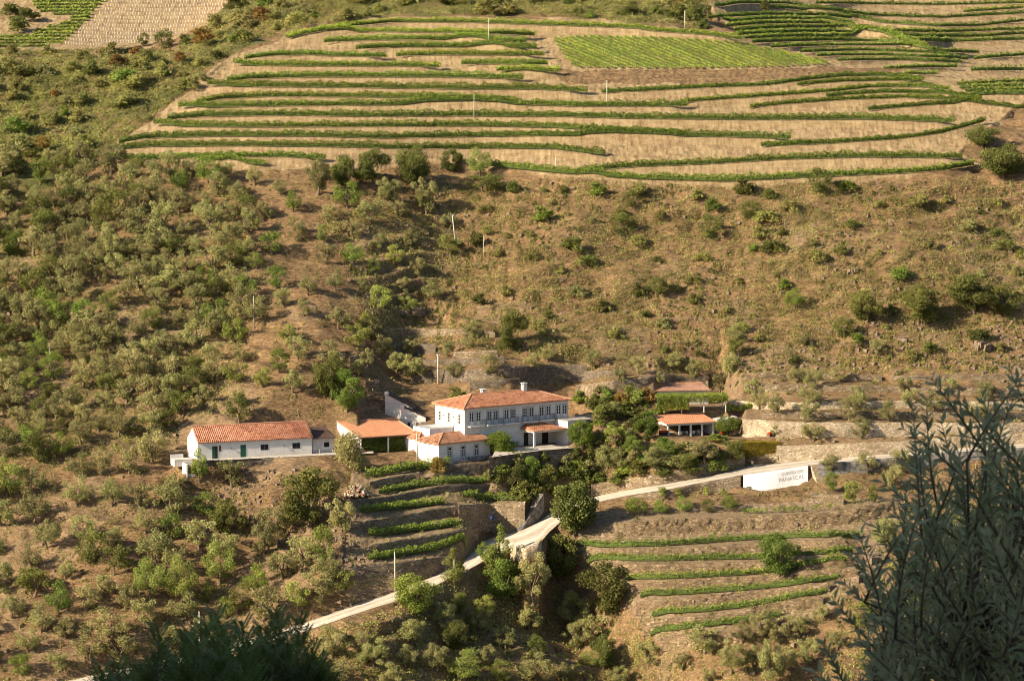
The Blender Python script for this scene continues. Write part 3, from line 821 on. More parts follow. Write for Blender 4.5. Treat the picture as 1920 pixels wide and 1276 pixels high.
ORD = ['topmost','second','third','fourth','fifth','sixth','seventh','eighth','ninth','tenth','eleventh','twelfth','thirteenth','fourteenth','fifteenth','sixteenth','seventeenth','eighteenth','nineteenth','twentieth','twenty-first','twenty-second','twenty-third','twenty-fourth','twenty-fifth','twenty-sixth','twenty-seventh','twenty-eighth','twenty-ninth','thirtieth','thirty-first','thirty-second','thirty-third','thirty-fourth','thirty-fifth','thirty-sixth','thirty-seventh','thirty-eighth','thirty-ninth','fortieth']
UPL = [
 'yellow-green vine row along the very top of the upper terraces, ending at the bushes',
 'yellow-green vine row forking off the highest one at its left tip',
 'short bright vine row, third of the stepped bright rows beside the square block',
 'short bright vine row, fourth of the stepped bright rows, ending near the earth track',
 'bright vine row starting mid-slope beside the tip of the topmost dark row',
 'short dark vine row at the top of the dark rows, curving at its left tip',
 'bright short vine row, last but one of the bright stepped rows beside the track',
 'dark vine row paired with the short topmost dark one, hooked at its left end',
 'bright and very short vine row below the other bright rows, beside the track',
 'dark vine row ending mid-slope, upper one of the second pair from the top',
 'dark vine row, lower of the second pair, reaching past the earth track',
 'dark vine row merging from above into the long row by the grey pole',
 'long dark vine row behind the foot of the pole in the middle of the vineyard',
 'longest dark vine row, crossing the whole upper vineyard to its right side',
 'dark vine row with a rounded left tip just under the longest row',
 'dark vine row that continues the rounded-tip row toward the right slope',
 'dark vine row starting at the left corner of the vineyard, above the olive wood',
 'lower left vine row ending at the tall trees above the ravine',
 'short lowest-left vine row peeping out behind olive crowns',
 'lowest vine row of all, bounding the vineyard above the scrub slope',
 'bright vine row joining the lowest boundary row from above',
 'vine row at the foot of the reddish grass strip, right of the track',
 'short vine row squeezed under the crest row of the right rounded shoulder',
 'vine row beginning at the kink below the white pole, on the right shoulder',
 'short vine row in the middle of the right rounded shoulder',
 'vine row with a pointed left tip on the right rounded shoulder',
 'shortest vine row at the lower edge of the right shoulder, running to the picture edge',
 'vine row climbing to the right along the pale footpath edge',
]
for i, (pl, th, mt) in enumerate(UP):
    r = RES[('up', i)]
    if r is None: continue
    sc_ = np.median(r['y']) / F
    vine_row(r['x'], r['y'], r['z'], th * sc_ * (1.15 if i < 21 else 0.9), 1.1 if i < 21 else 0.8, M[mt], UPL[i], 'vine rows on the upper terraces')
for i, (pl, th) in enumerate(FAR):
    r = RES[('far', i)]
    if r is None: continue
    sc_ = np.median(r['y']) / F
    nm = ORD[i]
    vine_row(r['x'], r['y'], r['z'], th * sc_ * 1.2, 1.1, M['vine'], nm + ' vine row downward on the distant hill at the top right', 'vine rows on the distant hill', dens=26, leaf=0.34)
for i, (pl, th, lab) in enumerate(LOW):
    key = {0: 'bank0', 1: 'bank0', 2: 'bank1', 3: 'bank2', 4: 'bank3', 5: 'bank4', 6: 'bank5', 7: 'bank6'}[i]
    P = np.array([hit(x, y) for x, y in [(xx, np.interp(xx, [p[0] for p in pl], [p[1] for p in pl]) + th/2 + 1) for xx in np.arange(pl[0][0], pl[-1][0], 8.0)]])
    P[:, 1] = box_smooth(P[:, 1], 7); P[:, 2] = ground_z(P[:, 0], P[:, 1])
    vine_row(P[:, 0], P[:, 1], P[:, 2], th * 600 / F * 1.15, 1.0, M['vine'], lab, 'vine rows on the lower terraces', dens=50, back=0.2, gaps=0.45 if i < 2 else 0.12)
for i, (pl, th, lab) in enumerate(LEFT):
    P = np.array([hit(x, y) for x, y in [(xx, np.interp(xx, [p[0] for p in pl], [p[1] for p in pl]) + th/2 + 1) for xx in np.arange(pl[0][0], pl[-1][0], 8.0)]])
    P[:, 1] = box_smooth(P[:, 1], 7); P[:, 2] = ground_z(P[:, 0], P[:, 1])
    vine_row(P[:, 0], P[:, 1], P[:, 2], th * 610 / F * 0.95, 1.9, M['vine'], lab, 'vine rows below the houses', dens=85, back=0.7)
# dense bright block of diagonal rows
BLOCK = [(1036,73),(1100,68),(1200,70),(1300,75),(1380,80),(1440,92),(1500,104),(1570,121),(1500,126),(1380,130),(1250,131),(1130,130),(1080,128),(1058,112)]
def block_rows(poly, starts, dx, dy, group, labf, mat, hgt=1.0, dens=30, leaf=0.3):
    c = 0
    for sx_, sy_ in starts:
        t = np.arange(0, 1.0, 0.02)
        X = sx_ + dx * t; Y = sy_ + dy * t
        k = in_poly(X, Y, poly)
        if k.sum() < 5: continue
        X, Y = X[k], Y[k]
        P = np.array([hit(a, b) for a, b in zip(X, Y)])
        P[:, 1] = np.maximum.accumulate(P[::-1, 1])[::-1] if abs(dy) > 10 else box_smooth(P[:, 1], 5)
        P[:, 2] = ground_z(P[:, 0], P[:, 1])
        vine_row(P[:, 0], P[:, 1], P[:, 2], hgt, 0.6, mat, labf(c), group, dens=dens, back=0.0, leaf=leaf)
        c += 1
block_rows(BLOCK, [(x, 66) for x in np.arange(905, 1560, 15.0)], 165, 66, 'diagonal vine rows in the bright block',
           lambda c: (ORD[c] if c else 'first') + ' diagonal vine row from the left in the dense bright block', M['vine_pale'], 0.66, 40, 0.24)
LG = [(-40,72),(30,70),(58,66),(73,55),(110,46),(138,36),(69,24),(55,4),(50,-30),(240,-30),(204,0),(117,88),(0,91),(-40,91)]
block_rows(LG, [(-60, y) for y in np.arange(-24, 100, 6.0)], 320, -3, 'vine rows in the green field at the top left',
           lambda c: 'vine row in the sloping green field at the top left corner, ' + (ORD[c]) + ' downward', M['vine_pale'], 0.8, 16, 0.45)

# ------------------------------------------------------------------ retaining walls
def strip_wall(key, label, mat='stone', px0=None, px1=None, proud=0.26, cap=0.5, name='stone_wall', group='dry stone retaining walls', rough=0.07, lift=0.0, minh=0.5, maxh=6.0, step=2, cat='stone wall'):
    r = RES.get(key)
    if r is None: return None
    k = np.ones(len(r['px']), bool)
    if px0 is not None: k &= r['px'] >= px0
    if px1 is not None: k &= r['px'] <= px1
    idx = np.where(k)[0][::step]
    if len(idx) < 3: return None
    x, y, z = r['x'][idx], r['y'][idx], r['z'][idx]
    yc, zc = box_smooth(r['yc'], 9)[idx], box_smooth(r['zc'], 9)[idx]
    zb = np.maximum(np.minimum(zc - 0.5, z - minh), z - maxh)
    yb = np.minimum(yc, y) - 0.1
    zj = rng.normal(0, rough * 0.6, len(x))
    m = 7
    V = []
    for i in range(len(x)):
        a = x[i] / y[i]
        for q in range(m):
            t = q / (m - 1)
            yy = yb[i] + (y[i] - yb[i]) * t - proud + (rng.normal(0, rough) if 0 < q < m - 1 else 0)
            V.append((a * yy, yy, zb[i] + (z[i] + lift - zb[i]) * t + (zj[i] if q == m - 1 else 0)))
        V.append((a * (y[i] - proud + cap), y[i] - proud + cap, z[i] + lift + zj[i]))
        V.append((a * (y[i] - proud + cap), y[i] - proud + cap, z[i] - 1.0))
    w = m + 2
    i = np.arange(len(x) - 1)[:, None] * w + np.arange(w - 1)[None, :]
    Q = np.stack([i, i + w, i + w + 1, i + 1], -1).reshape(-1, 4)
    o = mesh_np(name, V, Q, M[mat])
    # close both ends
    b = MB()
    tag(o, label, cat, group)
    WALLS[label] = (r['px'][idx], yb, y, zb, z + lift, proud, x / y)
    return o
WALLS = {}
strip_wall('L5', 'low rough stone wall at the bottom of the small vine terraces, behind a tall pole', 'stone_dark')
strip_wall('L4', 'shaded stone wall under the vine row that ends beside the gravel road junction', 'stone')
strip_wall('L3', 'shaded stone wall on the third vine terrace, right of the rubble heap', 'stone')
strip_wall('L3b', 'high stone wall carrying the small blue sign above the road junction', 'stone')
strip_wall('L2', 'long low stone wall under the double vine row below the small white house', 'stone_dark')
strip_wall('L1', 'plain grey stone wall directly right of the heap of rubble', 'stone')
strip_wall('road_wall', 'long beige stone wall on the uphill side of the road below the garden olives', 'stone')
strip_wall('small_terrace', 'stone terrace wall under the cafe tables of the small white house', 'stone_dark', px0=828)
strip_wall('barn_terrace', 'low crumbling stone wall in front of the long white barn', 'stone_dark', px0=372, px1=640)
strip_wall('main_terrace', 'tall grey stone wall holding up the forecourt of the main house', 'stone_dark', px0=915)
strip_wall('hedge_wall', 'shaded recessed stone wall under the yellow clipped hedge', 'stone')
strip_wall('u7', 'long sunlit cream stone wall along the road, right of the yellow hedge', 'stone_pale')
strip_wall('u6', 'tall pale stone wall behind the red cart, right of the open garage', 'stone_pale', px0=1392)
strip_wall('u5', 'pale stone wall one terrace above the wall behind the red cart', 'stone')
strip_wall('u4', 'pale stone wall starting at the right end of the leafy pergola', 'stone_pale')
strip_wall('u3', 'stone wall of the olive terraces level with the pergola roof', 'stone')
strip_wall('u2', 'faint uppermost stone wall of the olive terraces at the far right', 'stone')
strip_wall('u1', 'uppermost dark stone wall of the olive terraces above the pergola', 'stone')
strip_wall('t6', 'stone wall just above the orchard, right of the main house roof', 'stone')
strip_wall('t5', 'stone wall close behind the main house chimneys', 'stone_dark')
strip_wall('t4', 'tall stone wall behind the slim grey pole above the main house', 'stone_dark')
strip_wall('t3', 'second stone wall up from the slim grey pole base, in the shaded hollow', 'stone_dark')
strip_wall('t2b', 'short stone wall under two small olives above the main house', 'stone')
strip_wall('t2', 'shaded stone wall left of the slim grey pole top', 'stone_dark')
strip_wall('t1', 'topmost broken stone wall of the shaded hollow', 'stone')
strip_wall('spur_a', 'upper stone buttress at the edge of the left spur', 'stone', minh=2.0)
strip_wall('spur_b', 'middle stone buttress with a flat top at the edge of the left spur', 'stone', minh=2.0)
strip_wall('spur_c', 'lowest stone buttress at the edge of the left spur, above the ruined sheds', 'stone', minh=2.5)
for q, nm in enumerate(['topmost','second','third','fourth','fifth','lowest']):
    strip_wall('bank%d' % (q + 1), nm + ' brown dry-stone bank of the lower terraces, counting down from the orchard row', 'bank', px0=1125 + q*14, rough=0.13, group='stone banks of the lower terraces')
strip_wall('bank0', 'tall brown bank under the orchard row of round citrus trees', 'bank', px0=1180, rough=0.16, group='stone banks of the lower terraces')
strip_wall('half_round', 'curved stone wall below the narrow stairs beside the whitewashed wall', 'stone')
strip_wall('road', 'rough shaded stone wall under the road, left of the whitewashed wall', 'stone', px0=1062, px1=1392, name='road_wall')
strip_wall('road', 'dark streaked retaining wall under the road, behind three small olives', 'stained', px0=1531, px1=2050, lift=0.35, name='road_wall', rough=0.02)
# parapet and abutment of the little bridge
strip_wall('road', 'pale masonry bridge wall with cornice below the bend of the road', 'stone_pale', px0=956, px1=1016, name='bridge_wall', lift=0.45, rough=0.02, step=1, minh=3.6, cat='bridge wall')
ww = strip_wall('road', 'bright whitewashed wall below the road with faded lettering PANASCAL', 'whitewash', px0=1393, px1=1517, name='whitewashed_wall', lift=0.12, rough=0.0, group=None, step=1, minh=2.6, proud=0.34)
def lettering(txt, px0, px1, down, size, mat, parent, stretch=1.0):
    PXw, yb, yt, zb, zt, proud, aa = WALLS[parent['label']]
    cu = bpy.data.curves.new('lettering', 'FONT'); cu.body = txt; cu.size = size; cu.extrude = 0.004
    cu.space_character = 1.15
    t = bpy.data.objects.new('tmp', cu); col.objects.link(t)
    bpy.context.view_layer.update()
    me = bpy.data.meshes.new_from_object(t.evaluated_get(bpy.context.evaluated_depsgraph_get()))
    bpy.data.objects.remove(t)
    co = np.array([v.co[:] for v in me.vertices])
    w = co[:, 0].max() - co[:, 0].min(); x0 = co[:, 0].min()
    for v in me.vertices:
        q = px0 + (px1 - px0) * (v.co.x - x0) / w
        f = lambda arr: float(np.interp(q, PXw, arr))
        z_ = f(zt) - down + v.co.y
        tt = (z_ - f(zb)) / (f(zt) - f(zb))
        yy = f(yb) + (f(yt) - f(yb)) * tt - proud - 0.035 - v.co.z
        v.co = Vector((f(aa) * yy, yy, z_))
    me.materials.clear(); me.materials.append(M[mat])
    o = bpy.data.objects.new('lettering', me); col.objects.link(o); o.parent = parent
    return o
lettering('PANASCAL', 1461, 1508, 1.95, 0.92, 'letter', ww)
lettering('QUINTA DO', 1465, 1505, 0.95, 0.72, 'letter_faint', ww)['label'] = 'worn, nearly illegible upper line of lettering'

# ------------------------------------------------------------------ buildings
class Bld:
    def __init__(s, name, px, py, z, ang, label, cat, group=None):
        s.O = at_z(px, py, z); s.a = R(ang); s.py = py
        s.ca, s.sa = math.cos(s.a), math.sin(s.a)
        s.e = tag(empty(name, s.O, s.a), label, cat, group)
    def ar(s, px): return float(col_of(px, s.py)[0])
    def x_at(s, px, y=0.0):
        r = s.ar(px); Ox, Oy = s.O.x - y*s.sa, s.O.y + y*s.ca
        return (r*Oy - Ox) / (s.ca - r*s.sa)
    def y_at(s, px, x=0.0):
        r = s.ar(px); Ox, Oy = s.O.x + x*s.ca, s.O.y + x*s.sa
        return (Ox - r*Oy) / (s.sa + r*s.ca)
    def z_at(s, px, py, x, y=0.0):
        Y = s.O.y + x*s.sa + y*s.ca
        return float(col_of(px, py)[1] * Y - s.O.z)
def fbox(m, plane, off, s0, s1, d0, d1, z0, z1):
    """box on a facade: plane F (front, outward -y at y=off) or L (left, outward -x at x=off)"""
    if plane == 'F': m.box(s0, s1, off - d1, off - d0, z0, z1)
    else: m.box(off - d1, off - d0, s0, s1, z0, z1)
def french_door(par, plane, off, s, z0, w=0.95, h=2.35, transom=0.0, surround=True, name='glazed_door', solid=0.3):
    if surround:
        g = MB(); t = 0.16
        for (a, b, c, d) in ((s-w/2-t, s-w/2, z0, z0+h+t), (s+w/2, s+w/2+t, z0, z0+h+t), (s-w/2, s+w/2, z0+h, z0+h+t)):
            fbox(g, plane, off, a, b, 0, 0.05, c, d)
        so = g.build('stone_surround', M['granite'], par)
    fr = MB(); fbox(fr, plane, off, s-w/2, s+w/2, 0, 0.035, z0, z0+h)
    f = fr.build(name, M['trim'], par)
    p = MB()
    hh = h - transom
    gl0 = z0 + hh * solid; rows = 3
    for sx in (-1, 1):
        c = s + sx * w * 0.245
        for q in range(rows):
            a = gl0 + (z0 + hh - 0.07 - gl0) * q / rows; b = gl0 + (z0 + hh - 0.07 - gl0) * (q + 1) / rows - 0.06
            fbox(p, plane, off, c - w*0.16, c + w*0.16, 0.036, 0.042, a, b)
    if transom: fbox(p, plane, off, s-w*0.4, s+w*0.4, 0.036, 0.042, z0+hh+0.04, z0+h-0.07)
    p.build('pane', M['pane'], f)
    return f
def rail(par, pts, z0, h=1.0, step=0.16, name='railing'):
    m = MB()
    for (a, b) in zip(pts[:-1], pts[1:]):
        a = Vector((*a, 0)); b = Vector((*b, 0)); L = (b-a).length
        m.tube([a + Vector((0,0,z0+h)), b + Vector((0,0,z0+h))], 0.03, 4)
        m.tube([a + Vector((0,0,z0+0.08)), b + Vector((0,0,z0+0.08))], 0.02, 4)
        for k in range(int(L/step)+1):
            p = a + (b-a) * min(1, k*step/L)
            m.tube([p + Vector((0,0,z0)), p + Vector((0,0,z0+h))], 0.016, 4)
    return m.build(name, M['iron'], par)
def roof_poly(name, polys, mat, par, th=0.14):
    m = MB()
    for p in polys: m.prism([Vector(q) for q in p], (0, 0, -th))
    return m.build(name, mat, par)
def ridge_line(par, segs, r=0.11, name='ridge_tiles'):
    m = MB()
    for a, b in segs:
        a = Vector(a); b = Vector(b); n = max(2, int((b-a).length / 0.42))
        for k in range(n):
            p = a.lerp(b, k/n); q = a.lerp(b, (k+0.96)/n)
            m.tube([p + Vector((0,0,0.03)), q + Vector((0,0,0.03))], [r, r*0.8], 6)
    return m.build(name, M['ridge'], par)
def hip_roof(par, x0, x1, y0, y1, z, rise, oh=0.45, mat='roof', side='roof_side', th=0.13):
    x0 -= oh; x1 += oh; y0 -= oh; y1 += oh
    h = (y1 - y0) / 2; ym = (y0 + y1) / 2
    if (x1 - x0) < 2*h: h = (x1-x0)/2 - 0.01
    a = (x0 + h, ym, z + rise); b = (x1 - h, ym, z + rise)
    r = roof_poly('roof', [[(x0,y0,z),(x1,y0,z),b,a], [(x1,y1,z),(x0,y1,z),a,b]], M[mat], par, th)
    roof_poly('hip', [[(x0,y1,z),(x0,y0,z),a]], M[side], r, th); roof_poly('hip', [[(x1,y0,z),(x1,y1,z),b]], M[side], r, th)
    ridge_line(r, [(a, b), ((x0,y0,z), a), ((x1,y0,z), b), ((x0,y1,z), a), ((x1,y1,z), b)])
    # white eave board butted under the tiles
    m = MB()
    e = 0.10
    m.box(x0+0.03, x1-0.03, y0+0.03, y0+0.12, z-th-e, z-th-0.003); m.box(x0+0.03, x0+0.12, y0+0.125, y1-0.03, z-th-e, z-th-0.003)
    m.build('eaves_board', M['ridge'], par)
    return a, b
# --- main house
mh = Bld('manor_house', 871, 845, FLAT['main'], 35, 'large two-storey white house with hipped terracotta roof, balconies and two chimneys', 'house')
e = mh.e; L = 23.2; W = 9.6; HW = 7.75
MB().box(0, L, 0, W, -0.3, HW).build('wall', M['plaster'], e)
a_, b_ = hip_roof(e, 0, L, 0, W, HW + 0.12, 1.75)
pxs = [505,580,702,777,895,970,1105,1175,1293,1366,1480,1552]
xs_ = [mh.x_at(p/6 + 800) for p in pxs]
for x in xs_: french_door(e, 'F', 0, x, 4.55, 0.92, 2.4)
for k in range(5):
    xa, xb = xs_[2*k] - 0.85, xs_[2*k+1] + 0.85
    bal = MB().box(xa, xb, -0.95, 0, 4.28, 4.5).build('balcony', M['trim'], e)
    rail(bal, [(xa+0.05, -0.02), (xa+0.05, -0.9), (xb-0.05, -0.9), (xb-0.05, -0.02)], 4.5)
for px in (825.8, 842.5, 860.8): french_door(e, 'L', 0, mh.y_at(px), 4.1, 0.95, 2.5)
for px in (833, 851.5): 
    y = mh.y_at(px); MB().box(-0.16, 0, y-0.1, y+0.1, 5.7, 6.05).build('wall_lamp', M['iron'], e)
xw = mh.x_at(990); MB().box(xw-0.45, xw+0.4, -0.03, 0.01, 2.95, 3.75).build('window', M['pane'], e)
# porch
px0 = mh.x_at(977); px1 = px0 + 7.4; dp = 4.2
for x in (px0 + 0.2,): MB().box(x-0.17, x+0.17, -dp+0.1, -dp+0.44, 0, 2.75).build('pillar', M['plaster'], e)
MB().box(px0, px1, -dp, -dp+0.25, 2.75, 3.05).box(px0, px0+0.25, -dp+0.255, 0, 2.75, 3.05).build('porch_beam', M['plaster'], e)
pr = roof_poly('porch_roof', [[(px0-0.25,-dp-0.3,3.14),(px1,-dp-0.3,3.14),(px1-2.3,-0.02,3.95),(px0+0.6,-0.02,3.95)], [(px1,-dp-0.3,3.14),(px1,-0.02,3.25),(px1-2.3,-0.02,3.95)]], M['roof'], e, 0.08)
roof_poly('hip', [[(px0-0.25,-0.02,3.14),(px0-0.25,-dp-0.3,3.14),(px0+0.6,-0.02,3.95)]], M['roof_side'], pr, 0.08)
MB().box(px0+0.6, px0+1.6, -0.04, 0, 0, 2.3).build('door', M['dark'], e)
x = mh.x_at(1022); MB().box(x-0.7, x+0.7, -0.04, 0, 0, 2.4).build('door', M['dark'], e)
x = mh.x_at(1047); MB().box(x-0.9, x+0.9, -0.05, 0, 0.9, 2.5).build('shutter', M['dark_red'], e)
# annex with roof terrace
MB().box(px1, px1+4.2, -dp-0.2, -0.004, -0.3, 4.35).build('annex_wall', M['plaster'], e)
m = MB().box(px1-2.0, px1+5.6, -dp-0.3, -dp-0.02, 4.354, 4.66); m.box(px1-2.0, px1-1.75, -dp-0.015, -0.005, 4.354, 4.66)
MB().box(px1-0.1, px1+6.0, -dp-0.25, -0.01, 4.354, 4.48).build('terrace_slab', M['concrete'], e)
rail(e, [(px1+0.05, -0.05), (px1+0.05, -dp-0.15), (px1+5.9, -dp-0.15)], 4.48)
# side terrace on the left end
MB().box(-5.2, -0.004, 3.6, W-0.5, -0.3, 4.0).build('side_terrace', M['plaster'], e)
rail(e, [(-0.1, 3.7), (-5.1, 3.7), (-5.1, W-0.6)], 4.0)
def chimney(px, y, z0, z1, w=0.85, d=0.85):
    x = mh.x_at(px, y)
    c = MB().box(x-w/2, x+w/2, y-d/2, y+d/2, z0, z1).build('chimney', M['plaster'], e)
    m = MB().box(x-w/2-0.08, x+w/2+0.08, y-d/2-0.08, y+d/2+0.08, z1+0.34, z1+0.44)
    for sx in (-1, 0, 1):
        for sy in (-1, 1): m.box(x+sx*w*0.38-0.07, x+sx*w*0.38+0.07, y+sy*d*0.38-0.07, y+sy*d*0.38+0.07, z1+0.004, z1+0.34)
    m.build('chimney_cap', M['plaster'], c)
    MB().box(x-w*0.25, x+w*0.25, y-d*0.25, y+d*0.25, z1+0.004, z1+0.3).build('flue', M['dark'], c)
chimney(906.5, 5.4, HW+0.9, HW+2.1, 1.0, 0.8); chimney(982.5, 4.6, HW+1.1, HW+2.75, 0.85, 0.8)
# --- forecourt
def patch(name, pts, z, mat):
    m = MB(); m.poly([at_z(px, py, z) for px, py in pts])
    return tag(m.build(name, mat, None), kind='structure')
patch('forecourt', [(922,856.5),(950,852.6),(1017,843.6),(1108,836.6),(1128,833),(1085,829),(1010,834),(930,842)], FLAT['main'] + 0.03, M['concrete'])
# --- small white house
sh = Bld('small_house', 823, 869.5, FLAT['small'], 36, 'small single-storey white house with hipped tile roof and three glazed doors', 'house')
e = sh.e; L2 = 11.4; H2 = 3.62
MB().box(0, L2, 0, 6.2, -0.3, H2).build('wall', M['plaster'], e)
hip_roof(e, 0, L2, 0, 6.2, H2 + 0.12, 1.35, 0.5, 'roof_old', 'roof_old_side')
MB().box(0.3, 8.5, 6.25, 11.5, -0.3, H2).build('rear_wall', M['plaster'], e)
hip_roof(e, 0.3, 8.5, 6.75, 11.5, H2 + 0.25, 1.45, 0.4, 'roof_old', 'roof_old_side')
for px in (843.3, 868.2, 892.8): french_door(e, 'F', 0, sh.x_at(px), 0.5, 0.85, 2.35, transom=0.55, solid=0.28)
rail(e, [(0.2, -1.15), (L2+0.8, -1.15)], 0.0, 0.95)
# cafe sets on the terrace
def cafe(lx, i, label):
    p = Vector((lx, -0.62, 0.0)); w = sh.e.matrix_basis @ p
    t = tag(empty('cafe_table', w, sh.a + 0.2*i), label, 'cafe table', 'cafe tables on the terrace of the small house')
    MB().tube([(0,0,0.70),(0,0,0.735)], 0.34, 12).build('table_top', M['blue_metal'], t)
    m = MB()
    for k in range(3):
        c = 2*math.pi*k/3; m.tube([(0,0,0.69),(0.26*math.cos(c),0.26*math.sin(c),0)], 0.02, 5)
    m.build('base', M['blue_metal'], t)
    for s in (-1, 1):
        c = tag(empty('cafe_chair', sh.e.matrix_basis @ (p + Vector((s*0.62, 0.03, 0))), sh.a + (0 if s > 0 else math.pi)), ('chair right of the ' if s > 0 else 'chair left of the ') + label, 'chair', 'chairs on the terrace of the small house')
        MB().box(-0.21,0.21,-0.21,0.21,0.43,0.47).build('seat', M['blue_metal'], c)
        MB().box(0.19,0.23,-0.21,0.21,0.55,0.88).build('backrest', M['blue_metal'], c)
        for (a, b) in ((-1,-1),(-1,1),(1,-1),(1,1)):
            MB().tube([(a*0.19,b*0.19,0.43 if a < 0 else 0.86),(a*0.22,b*0.21,0)], 0.018, 5).build('leg', M['blue_metal'], c)
for i, (px, lab) in enumerate([(833.5, 'dark blue cafe table nearest the flowering bush'), (857.5, 'dark blue cafe table between the left and middle glazed doors'), (882, 'dark blue cafe table between the middle and right glazed doors'), (906.5, 'dark blue cafe table at the right corner of the small house')]):
    cafe(sh.x_at(px), i, lab)
# --- long barn
bn = Bld('long_barn', 371, 861, FLAT['barn'], 20, 'long low white barn with pitched terracotta roof and green doors', 'barn')
e = bn.e; L3 = bn.x_at(585); W3 = 7.2; H3 = 3.1; RH = 2.25
MB().prism([(0,0,-0.3),(0,W3,-0.3),(0,W3,H3),(0,W3/2,H3+RH),(0,0,H3)], (L3,0,0)).build('wall', M['plaster_bright'], e)
o_ = 0.32; s_ = RH/(W3/2)
r = roof_poly('roof', [[(-0.1,-o_,H3-o_*s_+0.16),(L3+0.12,-o_,H3-o_*s_+0.16),(L3+0.12,W3/2,H3+RH+0.16),(-0.1,W3/2,H3+RH+0.16)], [(L3+0.12,W3+o_,H3-o_*s_+0.16),(-0.1,W3+o_,H3-o_*s_+0.16),(-0.1,W3/2,H3+RH+0.16),(L3+0.12,W3/2,H3+RH+0.16)]], M['roof_barn'], e, 0.12)
# rows of half-round tiles running down the slope
m = MB()
for k in range(int(L3/0.36)):
    x = 0.1 + k*0.36
    m.tube([(x,-o_-0.03,H3-o_*s_+0.17),(x,W3/2,H3+RH+0.17)], 0.065, 5)
m.build('roof_tiles', M['roof_barn'], r)
ridge_line(r, [((-0.1,W3/2,H3+RH+0.2),(L3+0.12,W3/2,H3+RH+0.2))], 0.12)
for px, c in ((403, 'dark'), (456, 'green_paint')):
    x = bn.x_at(px); d = MB().box(x-0.5, x+0.5, -0.04, 0, 0.0, 2.25).build('door', M['green_paint'], e)
    if c == 'dark': d['label'] = 'dark green door standing half open'; MB().box(x-0.02, x+0.46, -0.05, -0.041, 0.05, 2.2).build('opening', M['dark'], d)
    MB().tube([(x+0.36,-0.07,1.05),(x+0.36,-0.07,1.2)], 0.02, 5).build('handle', M['iron'], d)
x = bn.x_at(412.5); MB().box(x-0.17, x+0.17, -0.04, 0, 1.3, 2.3).build('window', M['dark_red'], e)
for px in (496, 555.5):
    x = bn.x_at(px); f = MB().box(x-0.72, x+0.72, -0.035, 0, 1.15, 2.15).build('window', M['iron'], e)
    MB().box(x-0.66, x-0.03, -0.045, -0.036, 1.2, 2.1).box(x+0.03, x+0.66, -0.045, -0.036, 1.2, 2.1).build('pane', M['pane'], f)
for px in (433, 532.5):
    x = bn.x_at(px); m = MB().box(x-0.08, x+0.08, -0.22, 0, 1.75, 1.9); m.tube([(x,-0.2,1.75),(x,-0.2,1.5)], 0.06, 6); m.build('wall_lamp', M['iron'], e)
# front path + fence posts
patch('barn_path', [(374,864),(612,852.6),(700,849.2),(700,845.5),(586,847),(371,860)], FLAT['barn'] + 0.03, M['concrete'])
f = tag(empty('wire_fence', at_z(497, 857.5, FLAT['barn']), bn.a), 'thin wire fence on posts along the edge of the barn path', 'fence')
fx0 = 0
for k in range(5): MB().tube([(k*3.4,0,-0.2),(k*3.4,0,1.05)], 0.05, 6).build('post', M['wood_pole'], f)
for z in (0.55, 0.95): MB().tube([(0,0,z),(13.6,0,z)], 0.012, 4).build('wire', M['iron'], f)
# stair and little loggia at the left end of the barn
st = tag(empty('stone_stairs', at_z(352, 860, FLAT['barn']), R(20)), 'whitewashed stone stairs descending beside the left gable of the barn', 'stairs')
m = MB()
for k in range(9): m.box(-0.9, 0.7, -0.64-0.32*(k+1), -0.64-0.32*k, -3.4, -0.24*(k+1))
m.build('step', M['plaster_old'], st)
MB().box(-1.2,-0.904,-3.6,-0.64,-3.6,-0.5).build('parapet', M['plaster_bright'], st)
MB().box(-2.6,0.7,-0.62,1.6,-1.2,0.05).build('landing', M['plaster_old'], st)
MB().box(-2.7,-0.4,1.604,1.8,-1.0,0.7).build('parapet', M['plaster_bright'], st)
# --- lean-to between barn and shed
ln = Bld('lean_to', 588, 850, FLAT['barn'], 22, 'grey lean-to with a dark roof squeezed between barn and open shed', 'outbuilding')
e = ln.e
MB().box(0, 4.2, 0.6, 6.0, -0.3, 2.7).build('wall', M['plaster_old'], e)
roof_poly('roof', [[(-0.1,0.0,2.75),(4.4,0.0,2.75),(4.4,6.2,4.1),(-0.1,6.2,4.1)]], M['roof_dark'], e, 0.1)
f = MB().box(2.1,3.3,0.56,0.6,0.9,2.0).build('window', M['trim'], e); MB().box(2.2,3.2,0.55,0.559,1.0,1.9).build('pane', M['pane'], f)
# --- open shed
sd = Bld('open_shed', 677, 851, FLAT['shed'], 26, 'open-sided shed with a broad orange tile roof full of climbing plants', 'shed')
e = sd.e; LS = sd.x_at(778.5); WS = 10.2
zE_ = 3.15; zR = 4.75
rx0, rx1 = -0.4, LS + 0.5
r = roof_poly('roof', [[(rx0,-0.4,zE_),(rx1,-0.4,zE_),(rx1,WS,zR),(rx0,WS,zR)]], M['roof_new'], e, 0.12)
ridge_line(r, [((rx0,WS,zR+0.05),(rx1,WS,zR+0.05)), ((rx0,-0.4,zE_+0.04),(rx0,WS,zR+0.04)), ((rx1,-0.4,zE_+0.04),(rx1,WS,zR+0.04))], 0.1)
for x, y in ((0,0),(LS,0),(LS,5.2),(LS*0.5,0)):
    MB().box(x-0.12, x+0.12, y-0.12, y+0.12, -0.2, zE_-0.14 + y*(zR-zE_)/WS).build('post', M['plaster'], e)
MB().box(rx0+0.1, rx1-0.1, -0.2, 0.0, zE_-0.34, zE_-0.125).build('beam', M['bark'], e)
